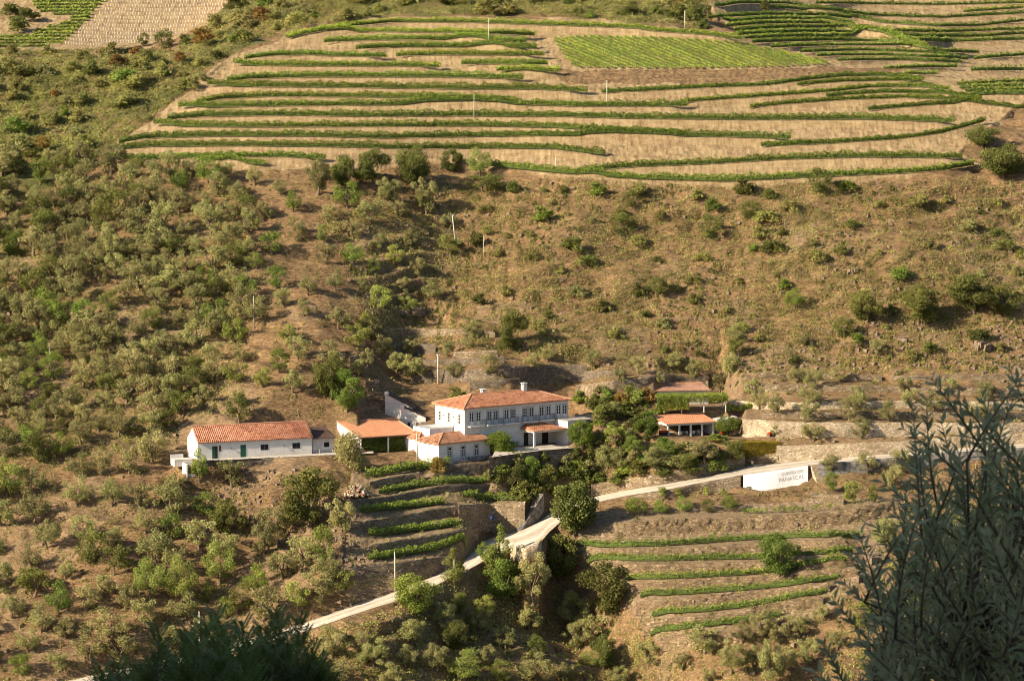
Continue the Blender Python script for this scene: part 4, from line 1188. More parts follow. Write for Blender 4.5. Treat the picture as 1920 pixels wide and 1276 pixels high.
MB().prism([(rx0+0.02,0.2,-0.2),(rx0+0.02,WS,-0.2),(rx0+0.02,WS,zR-0.14),(rx0+0.02,0.2,zE_-0.1)], (0.25,0,0)).build('gable_wall', M['plaster_bright'], e)
MB().box(rx0+0.3, rx1, WS-0.3, WS, -0.2, zR-0.16).build('rear_wall', M['plaster_old'], e)
# --- two ruined white sheds
for i, (px, py, pxe, h0, h1, lab) in enumerate([(752, 803, 798, 3.6, 1.9, 'old white shed with sloping top and two tiny windows behind the open shed'), (722, 776, 773, 3.3, 1.0, 'crumbling white shed with dark tiled edge, higher up behind the windowed one')]):
    b = Bld('ruined_shed', px, py, 0, 0, lab, 'shed', 'ruined white sheds')
    Yb = 642 + 9*i
    b.O = hit(px, py) + Vector((0, 0, 0.2)); b.a = R(-8); b.ca, b.sa = math.cos(b.a), math.sin(b.a); b.e.location = b.O; b.e.rotation_euler = (0,0,b.a)
    Lx = b.x_at(pxe)
    MB().prism([(0,0,-1.5),(Lx,0,-1.5),(Lx,0,h1),(0.7,0,h0),(0,0,h0)], (0,3.4,0)).build('wall', M['plaster_old'], b.e)
    roof_poly('roof', [[(0.6,-0.15,h0+0.16),(Lx+0.3,-0.15,h1+0.13),(Lx+0.3,3.5,h1+0.13),(0.6,3.5,h0+0.16)]], M['roof_dark'], b.e, 0.12)
    MB().box(-0.1,0.6,-0.05,0.7,h0+0.004,h0+0.7).build('chimney_stub', M['plaster_old'], b.e)
    if i == 0:
        for p in (767, 782.5):
            x = b.x_at(p); MB().box(x-0.25, x+0.25, -0.03, 0.0, 0.3, 0.95).build('window', M['dark'], b.e)
# --- open garage
gg = Bld('open_garage', 1251.5, 820, FLAT['yard'], 22, 'open-fronted garage with white pillars and orange tile roof', 'garage')
e = gg.e; LG_ = gg.x_at(1338.5); WG = 5.8
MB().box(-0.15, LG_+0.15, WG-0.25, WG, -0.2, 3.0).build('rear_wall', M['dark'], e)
MB().box(LG_-0.1, LG_+0.15, 0.3, WG-0.255, -0.2, 2.45).build('side_wall', M['plaster'], e)
for k in range(5):
    x = gg.x_at([1252.5,1273.5,1295,1316,1337][k]); MB().box(x-0.15, x+0.15, -0.15, 0.15, -0.1, 2.15).build('pillar', M['plaster_bright'], e)
MB().box(-0.2, LG_+0.2, -0.17, 0.17, 2.154, 2.45).box(-0.2, 0.0, 0.175, WG-0.26, 2.154, 2.6).build('beam', M['plaster_bright'], e)
r = roof_poly('roof', [[(-0.5,-0.45,2.58),(LG_+0.4,-0.45,2.58),(LG_+0.4,WG+0.2,3.35),(-0.5,WG+0.2,3.35)]], M['roof_new'], e, 0.1)
ridge_line(r, [((-0.5,WG+0.2,3.38),(LG_+0.4,WG+0.2,3.38))], 0.09)
bw = Bld('white_outbuilding', 1346, 812, FLAT['yard'], 22, 'plain white wall block behind the round tree right of the garage', 'outbuilding')
MB().prism([(0,0,-0.3),(4.0,0,-0.3),(4.0,0,2.9),(0,0,2.3)], (0,3.5,0)).build('wall', M['plaster_old'], bw.e)
# stored things inside the bays
def garden_table(lx, y, label):
    t = tag(empty('garden_table', gg.e.matrix_basis @ Vector((lx, y, 0)), gg.a), label, 'garden table', 'white tables stored in the garage')
    MB().tube([(0,0,0.72),(0,0,0.76)], 0.55, 12).build('table_top', M['trim'], t)
    for c in range(4): MB().tube([(0.4*math.cos(c*1.57+.78),0.4*math.sin(c*1.57+.78),0.72),(0.5*math.cos(c*1.57+.78),0.5*math.sin(c*1.57+.78),0)], 0.03, 5).build('leg', M['trim'], t)
def garden_chair(lx, y, rz, label):
    c = tag(empty('garden_chair', gg.e.matrix_basis @ Vector((lx, y, 0)), rz), label, 'garden chair', 'white chairs stored in the garage')
    MB().box(-0.24,0.24,-0.24,0.24,0.42,0.46).build('seat', M['trim'], c)
    MB().box(-0.24,0.24,0.2,0.25,0.5,0.95).build('backrest', M['trim'], c)
    for (a, b) in ((-1,-1),(-1,1),(1,-1),(1,1)): MB().tube([(a*0.2,b*0.2,0.42),(a*0.23,b*0.23,0)], 0.022, 5).build('leg', M['trim'], c)
garden_table(1.3, 1.3, 'white round table in the first garage bay from the left')
garden_table(3.9, 1.4, 'white round table in the second garage bay')
garden_table(6.3, 1.2, 'white round table in the third garage bay')
for q, (lx, y, rz, lab) in enumerate([(0.7,0.7,2.6,'white chair beside the first garage pillar'),(1.9,1.9,0.4,'white chair deep in the first garage bay'),(3.2,0.9,2.9,'white chair just right of the second pillar'),(4.5,0.8,2.2,'white chair left of the third pillar'),(5.6,0.8,3.4,'white chair right of the third pillar'),(6.9,1.0,2.4,'white chair left of the fourth pillar')]): garden_chair(lx, y, rz, lab)
# upper building and pergola
pg = Bld('pergola_house', 1232, 757, 0, 8, 'low building with a weathered pink tile roof above the garage', 'outbuilding')
pg.O = at_z(1232, 763, FLAT['pergola']) + Vector((0, 2.5, 0)); pg.e.location = pg.O
LP = pg.x_at(1328)
MB().box(0, LP, 0, 4.5, -1, 2.75).build('wall', M['plaster_old'], pg.e)
r = roof_poly('roof', [[(-0.4,-0.4,2.85),(LP+0.5,-0.4,2.85),(LP-0.3,4.6,3.6),(0.2,4.6,3.6)]], M['roof_pale'], pg.e, 0.1)
ridge_line(r, [((0.2,4.6,3.65),(LP-0.3,4.6,3.65))], 0.14)
# --- poles
def pole(px, pyb, pyt, mat, label, lean=0.0, cap=False, r=0.11, grp='utility poles'):
    p = hit(px, pyb); h = (pyb - pyt) * p.y / F
    t = tag(empty('utility_pole', p), label, 'pole', grp)
    top = (lean * h, 0, h)
    MB().tube([(0,0,-0.4), top], [r*1.15, r*0.8], 8).build('shaft', M[mat], t, smooth=True)
    if cap:
        m = MB().box(top[0]-0.35, top[0]+0.35, -0.05, 0.05, h-0.28, h-0.18)
        b = m.build('crossbar', M['iron'], t)
        for s in (-0.28, 0.28): MB().tube([(top[0]+s,0,h-0.18),(top[0]+s,0,h+0.02)], [0.06,0.04], 6).build('insulator', M['trim'], b)
pole(741, 1107, 1031, 'wood_pole', 'tall pale pole standing at the upper edge of the road', -0.01)
pole(375, 1226, 1143, 'wood_pole', 'tall pale pole rising behind the dark shrubs at the bottom left', -0.01)
pole(821, 720, 663, 'concrete_pole', 'slim grey pole in the shaded hollow above the main house', 0, True, 0.1)
pole(854, 452, 402, 'concrete_pole', 'leaning pole with a crossbar on the scrub slope', -0.12, True, 0.1)
pole(907, 480, 441, 'wood_pole', 'short thin pole on the scrub slope near the leaning pole', 0, False, 0.07)
pole(477, 615, 554, 'wood_pole', 'thin pole in the olive grove on the left spur', -0.02, False, 0.08)
pole(95, 693, 642, 'wood_pole', 'thin pole among olive trees near the left edge', -0.05, False, 0.07)
pole(783, 868, 811, 'wood_pole', 'pale wooden pole at the left corner of the small white house', -0.03, False, 0.13)
pole(889, 221, 178, 'wood_pole', 'pole standing in the middle of the dark vine rows', 0, False, 0.09)
pole(916, 78, 35, 'concrete_pole', 'pole among the bright vine rows at the top of the vineyard', 0, False, 0.08)
pole(1138, 194, 151, 'concrete_pole', 'pale pole at the right end of the vineyard gap, under the reddish strip', 0, False, 0.09)
pole(1042, 316, 292, 'concrete_pole', 'faint short pole just above the lowest vine row', 0, False, 0.06)
pole(1284, 52, 20, 'concrete_pole', 'pale pole beside the dark bushes on the skyline ridge', 0, False, 0.09)
# --- blue sign
sp = hit(920, 985)
r = RES['L3b']; i = int(np.argmin(abs(r['px'] - 920)))
sy = r['y'][i] - 0.9
sg_ = tag(empty('blue_sign', (r['x'][i]/r['y'][i]*sy, sy, col_of(920, 975)[1]*sy)), 'small blue sign with a white pictogram fixed to the high stone wall', 'sign')
MB().box(-0.42,0.42,-0.03,0.03,0.0,0.95).build('panel', M['blue_sign'], sg_, bevel=0.06)
MB().box(-0.16,-0.04,-0.05,-0.034,0.2,0.75).box(-0.036,0.2,-0.05,-0.034,0.63,0.75).box(-0.036,0.2,-0.05,-0.034,0.40,0.50).box(0.1,0.2,-0.05,-0.034,0.504,0.626).build('pictogram', M['white_sign'], sg_)
# --- staircases
def stairs(p_top, p_bot, width, n, label, mat='stone_dark', rz=0.0):
    t = tag(empty('stone_stairs', p_bot, 0), label, 'stairs')
    d = p_top - p_bot; hor = Vector((d.x, d.y, 0)); nrm = Vector((hor.y, -hor.x, 0)).normalized() * width
    m = MB()
    for k in range(n):
        a = hor * (k/n); b = hor * ((k+1)/n); z1 = d.z * (k+1)/n
        pts = [a, b, b + nrm, a + nrm]
        m.prism([Vector((q.x, q.y, d.z*k/n - 3.0)) for q in pts], (0,0, z1 - d.z*k/n + 3.0))
    m.build('step', M[mat], t)
    return t
rb_ = RES['L3b']
yb_ = float(np.median(rb_['y'][-12:])) - 0.6
stairs(at_y(1012, 924, yb_ + 4.0), at_y(966, 999, yb_ - 1.5), 1.0, 24, 'dark stone staircase climbing diagonally beside the high wall with the blue sign', 'stained')
r = RES['road']; i = int(np.argmin(abs(r['px'] - 1521)))
stairs(Vector((r['x'][i], r['y'][i]-0.2, r['z'][i])), at_y(1537, 918, r['y'][i] - 5.0), 1.3, 16, 'narrow stone stairs descending right of the whitewashed wall', 'stone_pale')
# --- rubble heap
p = hit(668, 928)
def rock_mesh(c, s, g):
    v = []
    for a in range(8):
        v.append(((1 if a & 1 else -1)*s*g.uniform(.6,1), (1 if a & 2 else -1)*s*g.uniform(.6,1), (1 if a & 4 else -1)*s*g.uniform(.35,.8)))
    q = [(0,2,3,1),(4,5,7,6),(0,1,5,4),(1,3,7,5),(3,2,6,7),(2,0,4,6)]
    rot = math.pi*g.uniform(0,2); c0, s0 = math.cos(rot), math.sin(rot)
    return [(c[0]+x*c0-y*s0, c[1]+x*s0+y*c0, c[2]+z) for x, y, z in v], q
m = MB()
for k in range(260):
    t = rng.uniform(0, 1); ang = rng.uniform(0, 2*math.pi); rr = 2.6 * math.sqrt(t)
    c = (rr*math.cos(ang), rr*0.7*math.sin(ang), (1-t)*1.7*rng.uniform(.5,1) + 0.1)
    v, q = rock_mesh(c, rng.uniform(.14,.34), rng); n = len(m.v); m.v += v; m.f += [tuple(n+i for i in f) for f in q]
o = m.build('rubble_heap', M['rubble'], None); o.location = p
tag(o, 'heap of pale and brick-red rubble beside the upper vine terrace', 'rubble heap')
# --- red cart, tiller
def cart(px, py, label, s=1.0):
    p = hit(px, py); t = tag(empty('garden_cart', p, 0.4), label, 'cart', 'small machines in the yard')
    MB().prism([(-0.7,-0.35,0.35),(0.7,-0.35,0.35),(0.85,-0.42,0.85),(-0.8,-0.42,0.85)], (0,0.8,0)).build('tray', M['red'], t)
    for sx in (-0.45, 0.45):
        MB().tube([(sx,-0.45,0.3),(sx,-0.36,0.3)], 0.3, 12).build('wheel', M['rubber'], t)
        MB().tube([(sx,0.46,0.3),(sx,0.55,0.3)], 0.3, 12).build('wheel', M['rubber'], t)
    MB().tube([(0.8,0,0.5),(1.6,0,0.95)], 0.03, 6).build('handle', M['iron'], t)
cart(1448, 818, 'red garden cart on the grass in front of the pale stone wall')
cart(1244, 815, 'red machine parked left of the open garage')
cart(1358, 816, 'dark red machine parked under the round tree beside the garage')

# ------------------------------------------------------------------ vegetation
EM = np.maximum.accumulate(H / YS[None, :], axis=1)
def fhit(px, py):
    a, r = col_of(px, py)
    j = int(np.clip(round(float((a - A[0]) / 0.0004)), 0, NA-1))
    i = int(np.clip(np.searchsorted(EM[j], r), 1, NY-1))
    e0, e1 = EM[j][i-1], EM[j][i]
    t = 0 if e1 <= e0 else min(1, max(0, (r - e0) / (e1 - e0)))
    Y = YS[i-1] + t * (YS[i] - YS[i-1])
    return float(a*Y), float(Y), float(ground_z(a*Y, Y))
def crown(kind, seed, n, leaf):
    g = np.random.default_rng(seed)
    P, Nn = [], []
    if kind in ('olive', 'oak', 'round'):
        ncl = {'olive': 20, 'oak': 26, 'round': 20}[kind]
        cz, rx, rz = {'olive': (0.53, 0.42, 0.41), 'oak': (0.52, 0.43, 0.44), 'round': (0.52, 0.40, 0.42)}[kind]
        D = g.normal(size=(ncl, 3)); D /= np.linalg.norm(D, axis=1, keepdims=True)
        rr = g.uniform(0.35, 1.0, ncl) ** 0.5
        if kind == 'olive': rr *= g.uniform(0.7, 1.18, ncl)
        C = D * rr[:, None] * np.array([rx, rx, rz]) + np.array([0, 0, cz])
        R_ = g.uniform(0.09, 0.17, ncl) * (1.0 if kind == 'olive' else 1.15)
    elif kind == 'citrus':
        ncl = 30; D = g.normal(size=(ncl, 3)); D /= np.linalg.norm(D, axis=1, keepdims=True)
        C = D * np.array([0.34, 0.34, 0.33]) * (g.uniform(0.4, 1, ncl)**0.4)[:, None] + np.array([0, 0, 0.52]); R_ = g.uniform(0.12, 0.18, ncl)
    elif kind == 'poplar':
        ncl = 24; t = g.uniform(0, 1, ncl)
        rad = 0.22 * np.sin(np.clip(t*2.6 + 0.5, 0, np.pi)) * g.uniform(0.3, 1, ncl); an = g.uniform(0, 2*np.pi, ncl)
        C = np.stack([rad*np.cos(an), rad*np.sin(an), 0.15 + 0.8*t], 1); R_ = 0.145 * (1.15 - 0.75*t)
    elif kind == 'cypress':
        ncl = 20; t = np.linspace(0, 1, ncl)
        C = np.stack([g.normal(0, .015, ncl), g.normal(0, .015, ncl), 0.06 + 0.88*t], 1); R_ = 0.02 + 0.17*np.sin(np.clip((t*0.86+0.14)*np.pi, 0, np.pi))**0.8
    elif kind == 'weeping':
        ncl = 26; an = g.uniform(0, 2*np.pi, ncl); rr = g.uniform(0, 1, ncl)**0.5
        C = np.stack([0.5*rr*np.cos(an), 0.5*rr*np.sin(an), 0.84 - 0.38*rr**2 - 0.1*g.uniform(0, 1, ncl)], 1); R_ = np.full(ncl, 0.11)
    else:  # shrub
        ncl = 12; D = g.normal(size=(ncl, 3)); D[:, 2] = abs(D[:, 2]); D /= np.linalg.norm(D, axis=1, keepdims=True)
        C = D * (g.uniform(0.2, 1, ncl)**0.5)[:, None] * np.array([0.38, 0.38, 0.60]) + np.array([0, 0, 0.14]); R_ = g.uniform(0.13, 0.26, ncl)
    w = R_**2 / np.sum(R_**2)
    k = g.choice(ncl, n, p=w)
    d = g.normal(size=(n, 3)); d /= np.linalg.norm(d, axis=1, keepdims=True)
    r = g.uniform(0.25, 1.0, n)**0.55 * g.uniform(0.85, 1.2, n)
    P = C[k] + d * (R_[k] * r)[:, None] * np.array([1, 1, 0.85])
    P[:, 2] = np.maximum(P[:, 2], 0.02)
    return leaf_quads(P, leaf, g, 0.25, normals=d, nbias=0.45)
def trunk_mb(kind, seed, scale=1.0):
    g = random.Random(seed); m = MB()
    if kind == 'poplar':
        return m.tube([(0,0,-0.03),(0.01,0,0.4),(0,0.01,0.9)], [0.022,0.015,0.004], 6)
    if kind == 'cypress': return m.tube([(0,0,-0.03),(0,0,0.4)], [0.02,0.012], 6)
    r = 0.035 if kind == 'olive' else 0.03
    sp = 0.26
    fx, fy = g.uniform(-.04,.04), g.uniform(-.04,.04)
    m.tube([(0,0,-0.06),(fx,fy,0.14),(fx*1.5,fy*1.5,0.26)], [r*1.3, r, r*0.8], 7)
    for k in range(5):
        a = 2*math.pi*k/5 + g.uniform(-.5,.5); l = g.uniform(.7,1.1)
        b = Vector((fx*1.5, fy*1.5, 0.24)); c = b + Vector((math.cos(a)*sp*.45*l, math.sin(a)*sp*.45*l, 0.16)); d = b + Vector((math.cos(a)*sp*l, math.sin(a)*sp*l, 0.42*l))
        m.tube([b, c, d], [r*.62, r*.42, r*.14], 5)
    return m
PROTO = {}
def make_protos():
    spec = {'olive': ('olive', 'olive', 5, 2600, 0.040), 'oak': ('oak', 'oak', 4, 2800, 0.041), 'green': ('round', 'green', 3, 2400, 0.040),
            'pale': ('round', 'pale', 3, 2300, 0.040), 'poplar': ('poplar', 'pale', 2, 1800, 0.045), 'cypress': ('cypress', 'oak', 2, 900, 0.05),
            'weeping': ('weeping', 'pale', 1, 1800, 0.05),
            'oliveB': ('olive', 'olive', 4, 6000, 0.032), 'oakB': ('oak', 'oak', 3, 9000, 0.033), 'greenB': ('round', 'green', 2, 7500, 0.032), 'paleB': ('round', 'pale', 2, 5000, 0.030), 'poplarB': ('poplar', 'pale', 1, 4200, 0.03)}
    for k, (shape, mat, nv, n, leaf) in spec.items():
        L = []
        for q in range(nv):
            V, Q = crown(shape, 100 + q*7 + len(k), n, leaf)
            c = mesh_np('crown', V, Q, M[mat], link=False).data
            t = trunk_mb(shape, q + 5)
            me = bpy.data.meshes.new('trunk'); me.from_pydata(t.v, [], t.f); me.materials.append(M['pale_bark'] if shape == 'poplar' else M['bark'])
            L.append((c, me))
        PROTO[k] = L
    for k, mat in (('shrub', 'scrub'), ('shrub_green', 'green'), ('shrub_dark', 'oak'), ('shrub_olive', 'olive'), ('shrub_rust', 'rust'), ('shrub_pale', 'pale')):
        PROTO[k] = []
        for q in range(3):
            V, Q = crown('shrub', 300 + q, 1000, 0.078)
            PROTO[k].append((mesh_np('shrub', V, Q, M[mat], link=False).data, None))
make_protos()
PROTO['bushB'] = []
for q in range(2):
    V, Q = crown('shrub', 320 + q, 5200, 0.038); PROTO['bushB'].append((mesh_np('shrub', V, Q, M['olive'], link=False).data, None))
PROTO['citrusB'] = []
for q in range(3):
    V, Q = crown('citrus', 340 + q, 7000, 0.034); t = trunk_mb('oak', q); me = bpy.data.meshes.new('trunk'); me.from_pydata(t.v, [], t.f); me.materials.append(M['bark'])
    PROTO['citrusB'].append((mesh_np('crown', V, Q, M['citrus'], link=False).data, me))
PROTO['hollyB'] = [(mesh_np('crown', *crown('citrus', 361, 9000, 0.036), M['oak'], link=False).data, PROTO['citrusB'][0][1])]
TNAME = {'holly': 'oak_tree', 'citrus': 'citrus_tree', 'olive': 'olive_tree', 'oak': 'oak_tree', 'green': 'fruit_tree', 'pale': 'fruit_tree', 'poplar': 'poplar_tree', 'cypress': 'cypress_tree', 'weeping': 'weeping_tree'}
def tree(kind, px, py, h, w, label, group=None, sink=0.0):
    x, y, z = fhit(px, py)
    s = y / F * 1.08
    hm, wm = h * s, w * s
    k0 = kind.rstrip('B')
    c, t = random.choice(PROTO[kind])
    rz = random.uniform(0, 6.28)
    if t is None:
        o = bpy.data.objects.new('shrub', c); col.objects.link(o)
        o.location = (x, y, z - 0.05); o.rotation_euler = (0, 0, rz); o.scale = (wm, wm, hm)
        tag(o, label, 'shrub', group); return o
    e = empty(TNAME[k0], (x, y, z - 0.05 - sink), rz)
    wf = {'poplar': 1/0.42, 'cypress': 1/0.34, 'weeping': 1/1.05}.get(k0, 1/0.95)
    e.scale = (wm*wf, wm*wf, hm)
    tag(e, label, 'tree', group)
    for nm, me in (('trunk', t), ('crown', c)):
        o = bpy.data.objects.new(nm, me); col.objects.link(o); o.parent = e
    return e
HAND = [
 ('hollyB',1076,1004,108,98,'big round dark-green tree with golden tips beside the road above the bridge'),
 ('hollyB',1050,1092,95,84,'dark tree hard against the right side of the bridge wall'),
 ('oakB',1135,1155,100,105,'dark bushy tree in the shaded gully, right of the bridge tree'),
 ('poplarB',937,1082,96,46,'tall upright pale-green poplar in front of the road junction'),
 ('poplarB',851,1092,64,36,'slim young poplar on the lower edge of the sunlit road'),
 ('green',907,1050,36,28,'small round light-green tree directly left of the tall poplar'),
 ('greenB',782,1150,76,88,'spreading green tree beneath the road, right of the tall roadside pole'),
 ('greenB',944,1126,76,76,'broad green tree at the foot of the tall poplar'),
 ('oliveB',1000,1128,88,66,'silvery olive just below the bridge wall'),
 ('oliveB',1078,1182,72,56,'pale olive on the spur crest below the dark bridge trees'),
 ('olive',1115,1205,58,52,'olive with bare white twigs, lower right of the spur crest'),
 ('paleB',1105,1250,30,40,'low yellowish bush-like tree near the bottom of the spur'),
 ('oliveB',895,1196,60,46,'lone pale olive in the shaded hollow under the road'),
 ('oakB',583,988,106,112,'broadest dark tree on the slope below the long barn'),
 ('oliveB',642,1000,70,58,'feathery olive touching the right of the broadest slope tree'),
 ('oakB',428,1005,64,68,'low dark rounded tree on the bare slope under the barn'),
 ('oliveB',495,1042,70,52,'olive between the low dark tree and the broadest slope tree'),
 ('green',605,1058,72,46,'upright green tree left of the rough terrace end'),
 ('pale',645,1110,46,50,'bright yellow-green little tree above the road, left of the roadside pole'),
 ('pale',558,1146,56,52,'bright round tree just above the lower end of the sunlit road'),
 ('oak',455,1142,50,50,'small brownish-green round tree left of the sunlit road end'),
 ('paleB',412,1092,74,62,'open yellow-green tree on the lower left slope'),
 ('paleB',340,1130,86,60,'tall loose yellow-green tree above the dark foreground fronds'),
 ('paleB',282,1120,72,64,'yellowish feathery tree left of the tall loose one'),
 ('oakB',622,748,84,64,'large dense tree on the spur above the open shed'),
 ('greenB',650,772,76,58,'lighter tree leaning against the dense spur tree'),
 ('oak',448,793,56,50,'round dark tree on the dry slope right above the barn roof'),
 ('green',374,902,58,32,'upright green bush-tree hiding the foot of the barn stairs'),
 ('olive',435,914,50,58,'grey-green olive right under the low barn wall'),
 ('bushB',652,880,84,74,'large olive covering the left post of the open shed'),
 ('citrusB',1091,841,58,54,'round citrus tree at the right corner of the main house'),
 ('citrusB',942,856,52,64,'dense round dark tree in front of the main house'),
 ('citrusB',905,848,52,50,'dense dark tree between the small house and main house'),
 ('weeping',1155,842,50,50,'weeping yellow-green tree shaped like a parasol in the garden'),
 ('citrusB',1363,817,40,52,'round glossy tree hiding the right end of the open garage'),
 ('citrusB',1213,823,44,50,'round bushy tree left of the open garage'),
 ('cypress',1081,865,34,10,'small cypress left one of the pair on the forecourt wall'),
 ('cypress',1106,864,42,13,'taller cypress in front of the forecourt wall'),
 ('cypress',1136,852,30,9,'slender cypress beside the weeping tree'),
 ('cypress',1164,850,26,8,'smallest cypress, just right of the weeping tree'),
 ('oliveB',1137,882,46,56,'rounded silvery olive below the forecourt wall'),
 ('oliveB',1230,880,42,58,'silvery olive in the middle of the terraced garden'),
 ('oliveB',1322,868,46,62,'wide silvery olive left of the yellow hedge'),
 ('oak',1370,872,46,50,'dark tree tucked against the yellow hedge'),
 ('pale',1035,905,34,26,'light yellowish bush-tree against the tall forecourt wall'),
 ('greenB',985,912,58,46,'bright-topped tree in the dark garden below the forecourt'),
 ('oak',962,925,60,44,'dark tree at the left of the garden below the forecourt'),
 ('oak',1022,925,48,50,'dark tree above the big round road tree'),
 ('greenB',1187,852,34,40,'leafy green tree in the garden right of the weeping tree'),
 ('olive',1170,880,38,44,'small dull olive in the shaded garden terrace'),
 ('oak',1275,885,34,50,'dark low tree at the top of the roadside wall'),
 ('green',1252,850,26,36,'low green tree under the garage forecourt'),
 ('greenB',1463,1082,84,78,'lone large pale-green leafy tree on the lower terraces'),
 ('green',1190,962,30,52,'broad low citrus nearest the big round road tree'),
 ('green',1237,962,26,32,'second small citrus of the orchard row under the road'),
 ('green',1283,960,30,32,'third small round citrus of the orchard row'),
 ('oak',1327,960,26,26,'smallest dark citrus of the orchard row'),
 ('green',1367,957,30,34,'citrus at the right end of the orchard row'),
 ('green',1560,920,38,28,'narrow green tree beside the narrow stairs'),
 ('pale',1600,944,44,38,'bright bushy tree on the curved stone wall'),
 ('green',1638,942,36,22,'thin green tree right of the bright bushy one'),
 ('olive',1675,918,48,42,'grey olive on the right terrace above the rock gully'),
 ('olive',1560,886,34,40,'first olive in front of the dark streaked wall'),
 ('olive',1626,886,40,46,'middle olive in front of the dark streaked wall'),
 ('olive',1690,882,42,50,'third olive in front of the dark streaked wall, behind near branches'),
 ('oliveB',1660,1030,66,60,'big olive at the right end of the terrace rows above the rock gully'),
 ('oliveB',1430,1192,48,48,'olive standing under the last lower vine row'),
 ('olive',1495,1194,46,44,'olive right of the rock gully bottom'),
 ('oliveB',1372,1262,62,54,'rounded silvery olive near the bottom edge of the lower terraces'),
 ('oliveB',1445,1290,90,56,'tall olive cut by the bottom edge, under the lower terraces'),
 ('olive',1322,1225,56,72,'broad dark olive left of the silvery bottom one'),
 ('olive',1392,1205,40,42,'small olive left of the olive under the last vine row'),
 ('oakB',962,662,76,60,'tallest green tree above the manor, on the ravine side'),
 ('olive',893,632,34,36,'small olive just left of the tallest ravine-side tree'),
 ('oak',1170,444,46,46,'dark round bush-tree high on the scrub slope'),
 ('oak',1184,388,32,28,'small dark round tree near the vineyard foot'),
 ('oak',1535,362,44,52,'dark round tree touching the lowest vineyard row'),
 ('oak',1232,556,40,42,'isolated round green tree in the middle of the scrub slope'),
 ('green',1490,577,36,40,'isolated light-green tree on the right scrub slope'),
 ('oak',1408,406,30,44,'round dark bush-tree below the vineyard, left of the touching one'),
 ('oak',1330,447,42,50,'group-topping green tree left of the right scrub slope'),
 ('oakB',1882,332,60,88,'large dark tree at the right picture edge under the footpath'),
 ('oakB',1842,276,40,60,'dark spreading tree right of the footpath end'),
 ('oakB',1722,604,66,76,'wide brownish-green tree on the right scrub slope'),
 ('oakB',1625,604,54,60,'wide tree left of the widest scrub-slope trees'),
 ('oakB',1825,588,68,92,'widest tree clump of the right slope'),
 ('oak',1883,590,54,60,'tree at the right flank of the widest clump'),
 ('oak',1582,633,40,40,'round dull tree below the wide scrub-slope trees'),
 ('olive',1645,666,34,32,'small pointed olive beside a patch of shade'),
 ('oak',307,93,36,40,'dark tree standing on the edge of the young vineyard'),
 ('oak',269,86,22,24,'smaller dark tree left of the one on the young vineyard edge'),
 ('oakB',775,350,76,66,'tallest tree of the dark clump at the head of the ravine'),
 ('oakB',700,345,62,66,'dark tree left of the tallest one at the head of the ravine'),
 ('oliveB',800,402,72,52,'pointed olive in front of the ravine-head clump'),
 ('oakB',650,352,56,56,'dark tree at the left flank of the ravine-head clump'),
 ('oliveB',730,380,50,50,'olive in the middle of the ravine-head clump'),
 ('oliveB',596,365,72,50,'tall feathery olive under the end of the lowest left vine row'),
 ('paleB',899,330,50,46,'pale yellowish tree at the left tip of the lowest vineyard row'),
 ('oakB',850,324,42,42,'dark round tree left of the pale yellowish one'),
 ('oak',905,360,34,70,'wide dark bush-tree below the pale yellowish tree'),
 ('cypress',1435,26,26,18,'single dark tree on the crest at the top edge'),
]
for a in HAND: tree(*a)
# olives of the terraces above the road and garage
TERR = [(850,712,34,38),(915,708,44,42),(1000,700,34,40),(1027,676,30,30),(1110,692,38,36),(1197,702,38,30),(1165,722,30,30),(1265,692,34,38),(1235,720,24,22),(1305,714,40,34),(1367,707,34,30),
        (1407,742,34,40),(1424,768,42,36),(1456,780,44,38),(1495,718,32,38),(1525,730,38,44),(1575,716,34,42),(1603,750,30,30),(1607,766,36,40),(1520,757,38,46),(1518,792,46,40),(1592,790,44,44),(1664,790,42,38),
        (1525,826,36,50),(1614,821,40,36),(1695,736,32,34),(1707,764,38,32),(1752,775,40,40),(1830,790,44,52),(1780,740,34,36),(1850,748,36,40),(1452,818,22,20),(880,655,28,30),(838,668,34,32),(880,640,30,34)]
for px, py, h, w in TERR:
    tree('olive', px + random.uniform(-2, 2), py, h, w, 'young grey-green olive planted on the stone terraces above the houses', 'olives on the stone terraces')
for px, py, h, w in [(745,700,44,46),(775,712,46,50),(720,670,40,40),(700,640,36,36),(690,690,40,34),(672,705,36,30),(770,668,34,34)]:
    tree('oliveB', px, py, h, w, 'olive with sunlit tips in the dark hollow left of the slim grey pole', 'olives in the dark hollow')
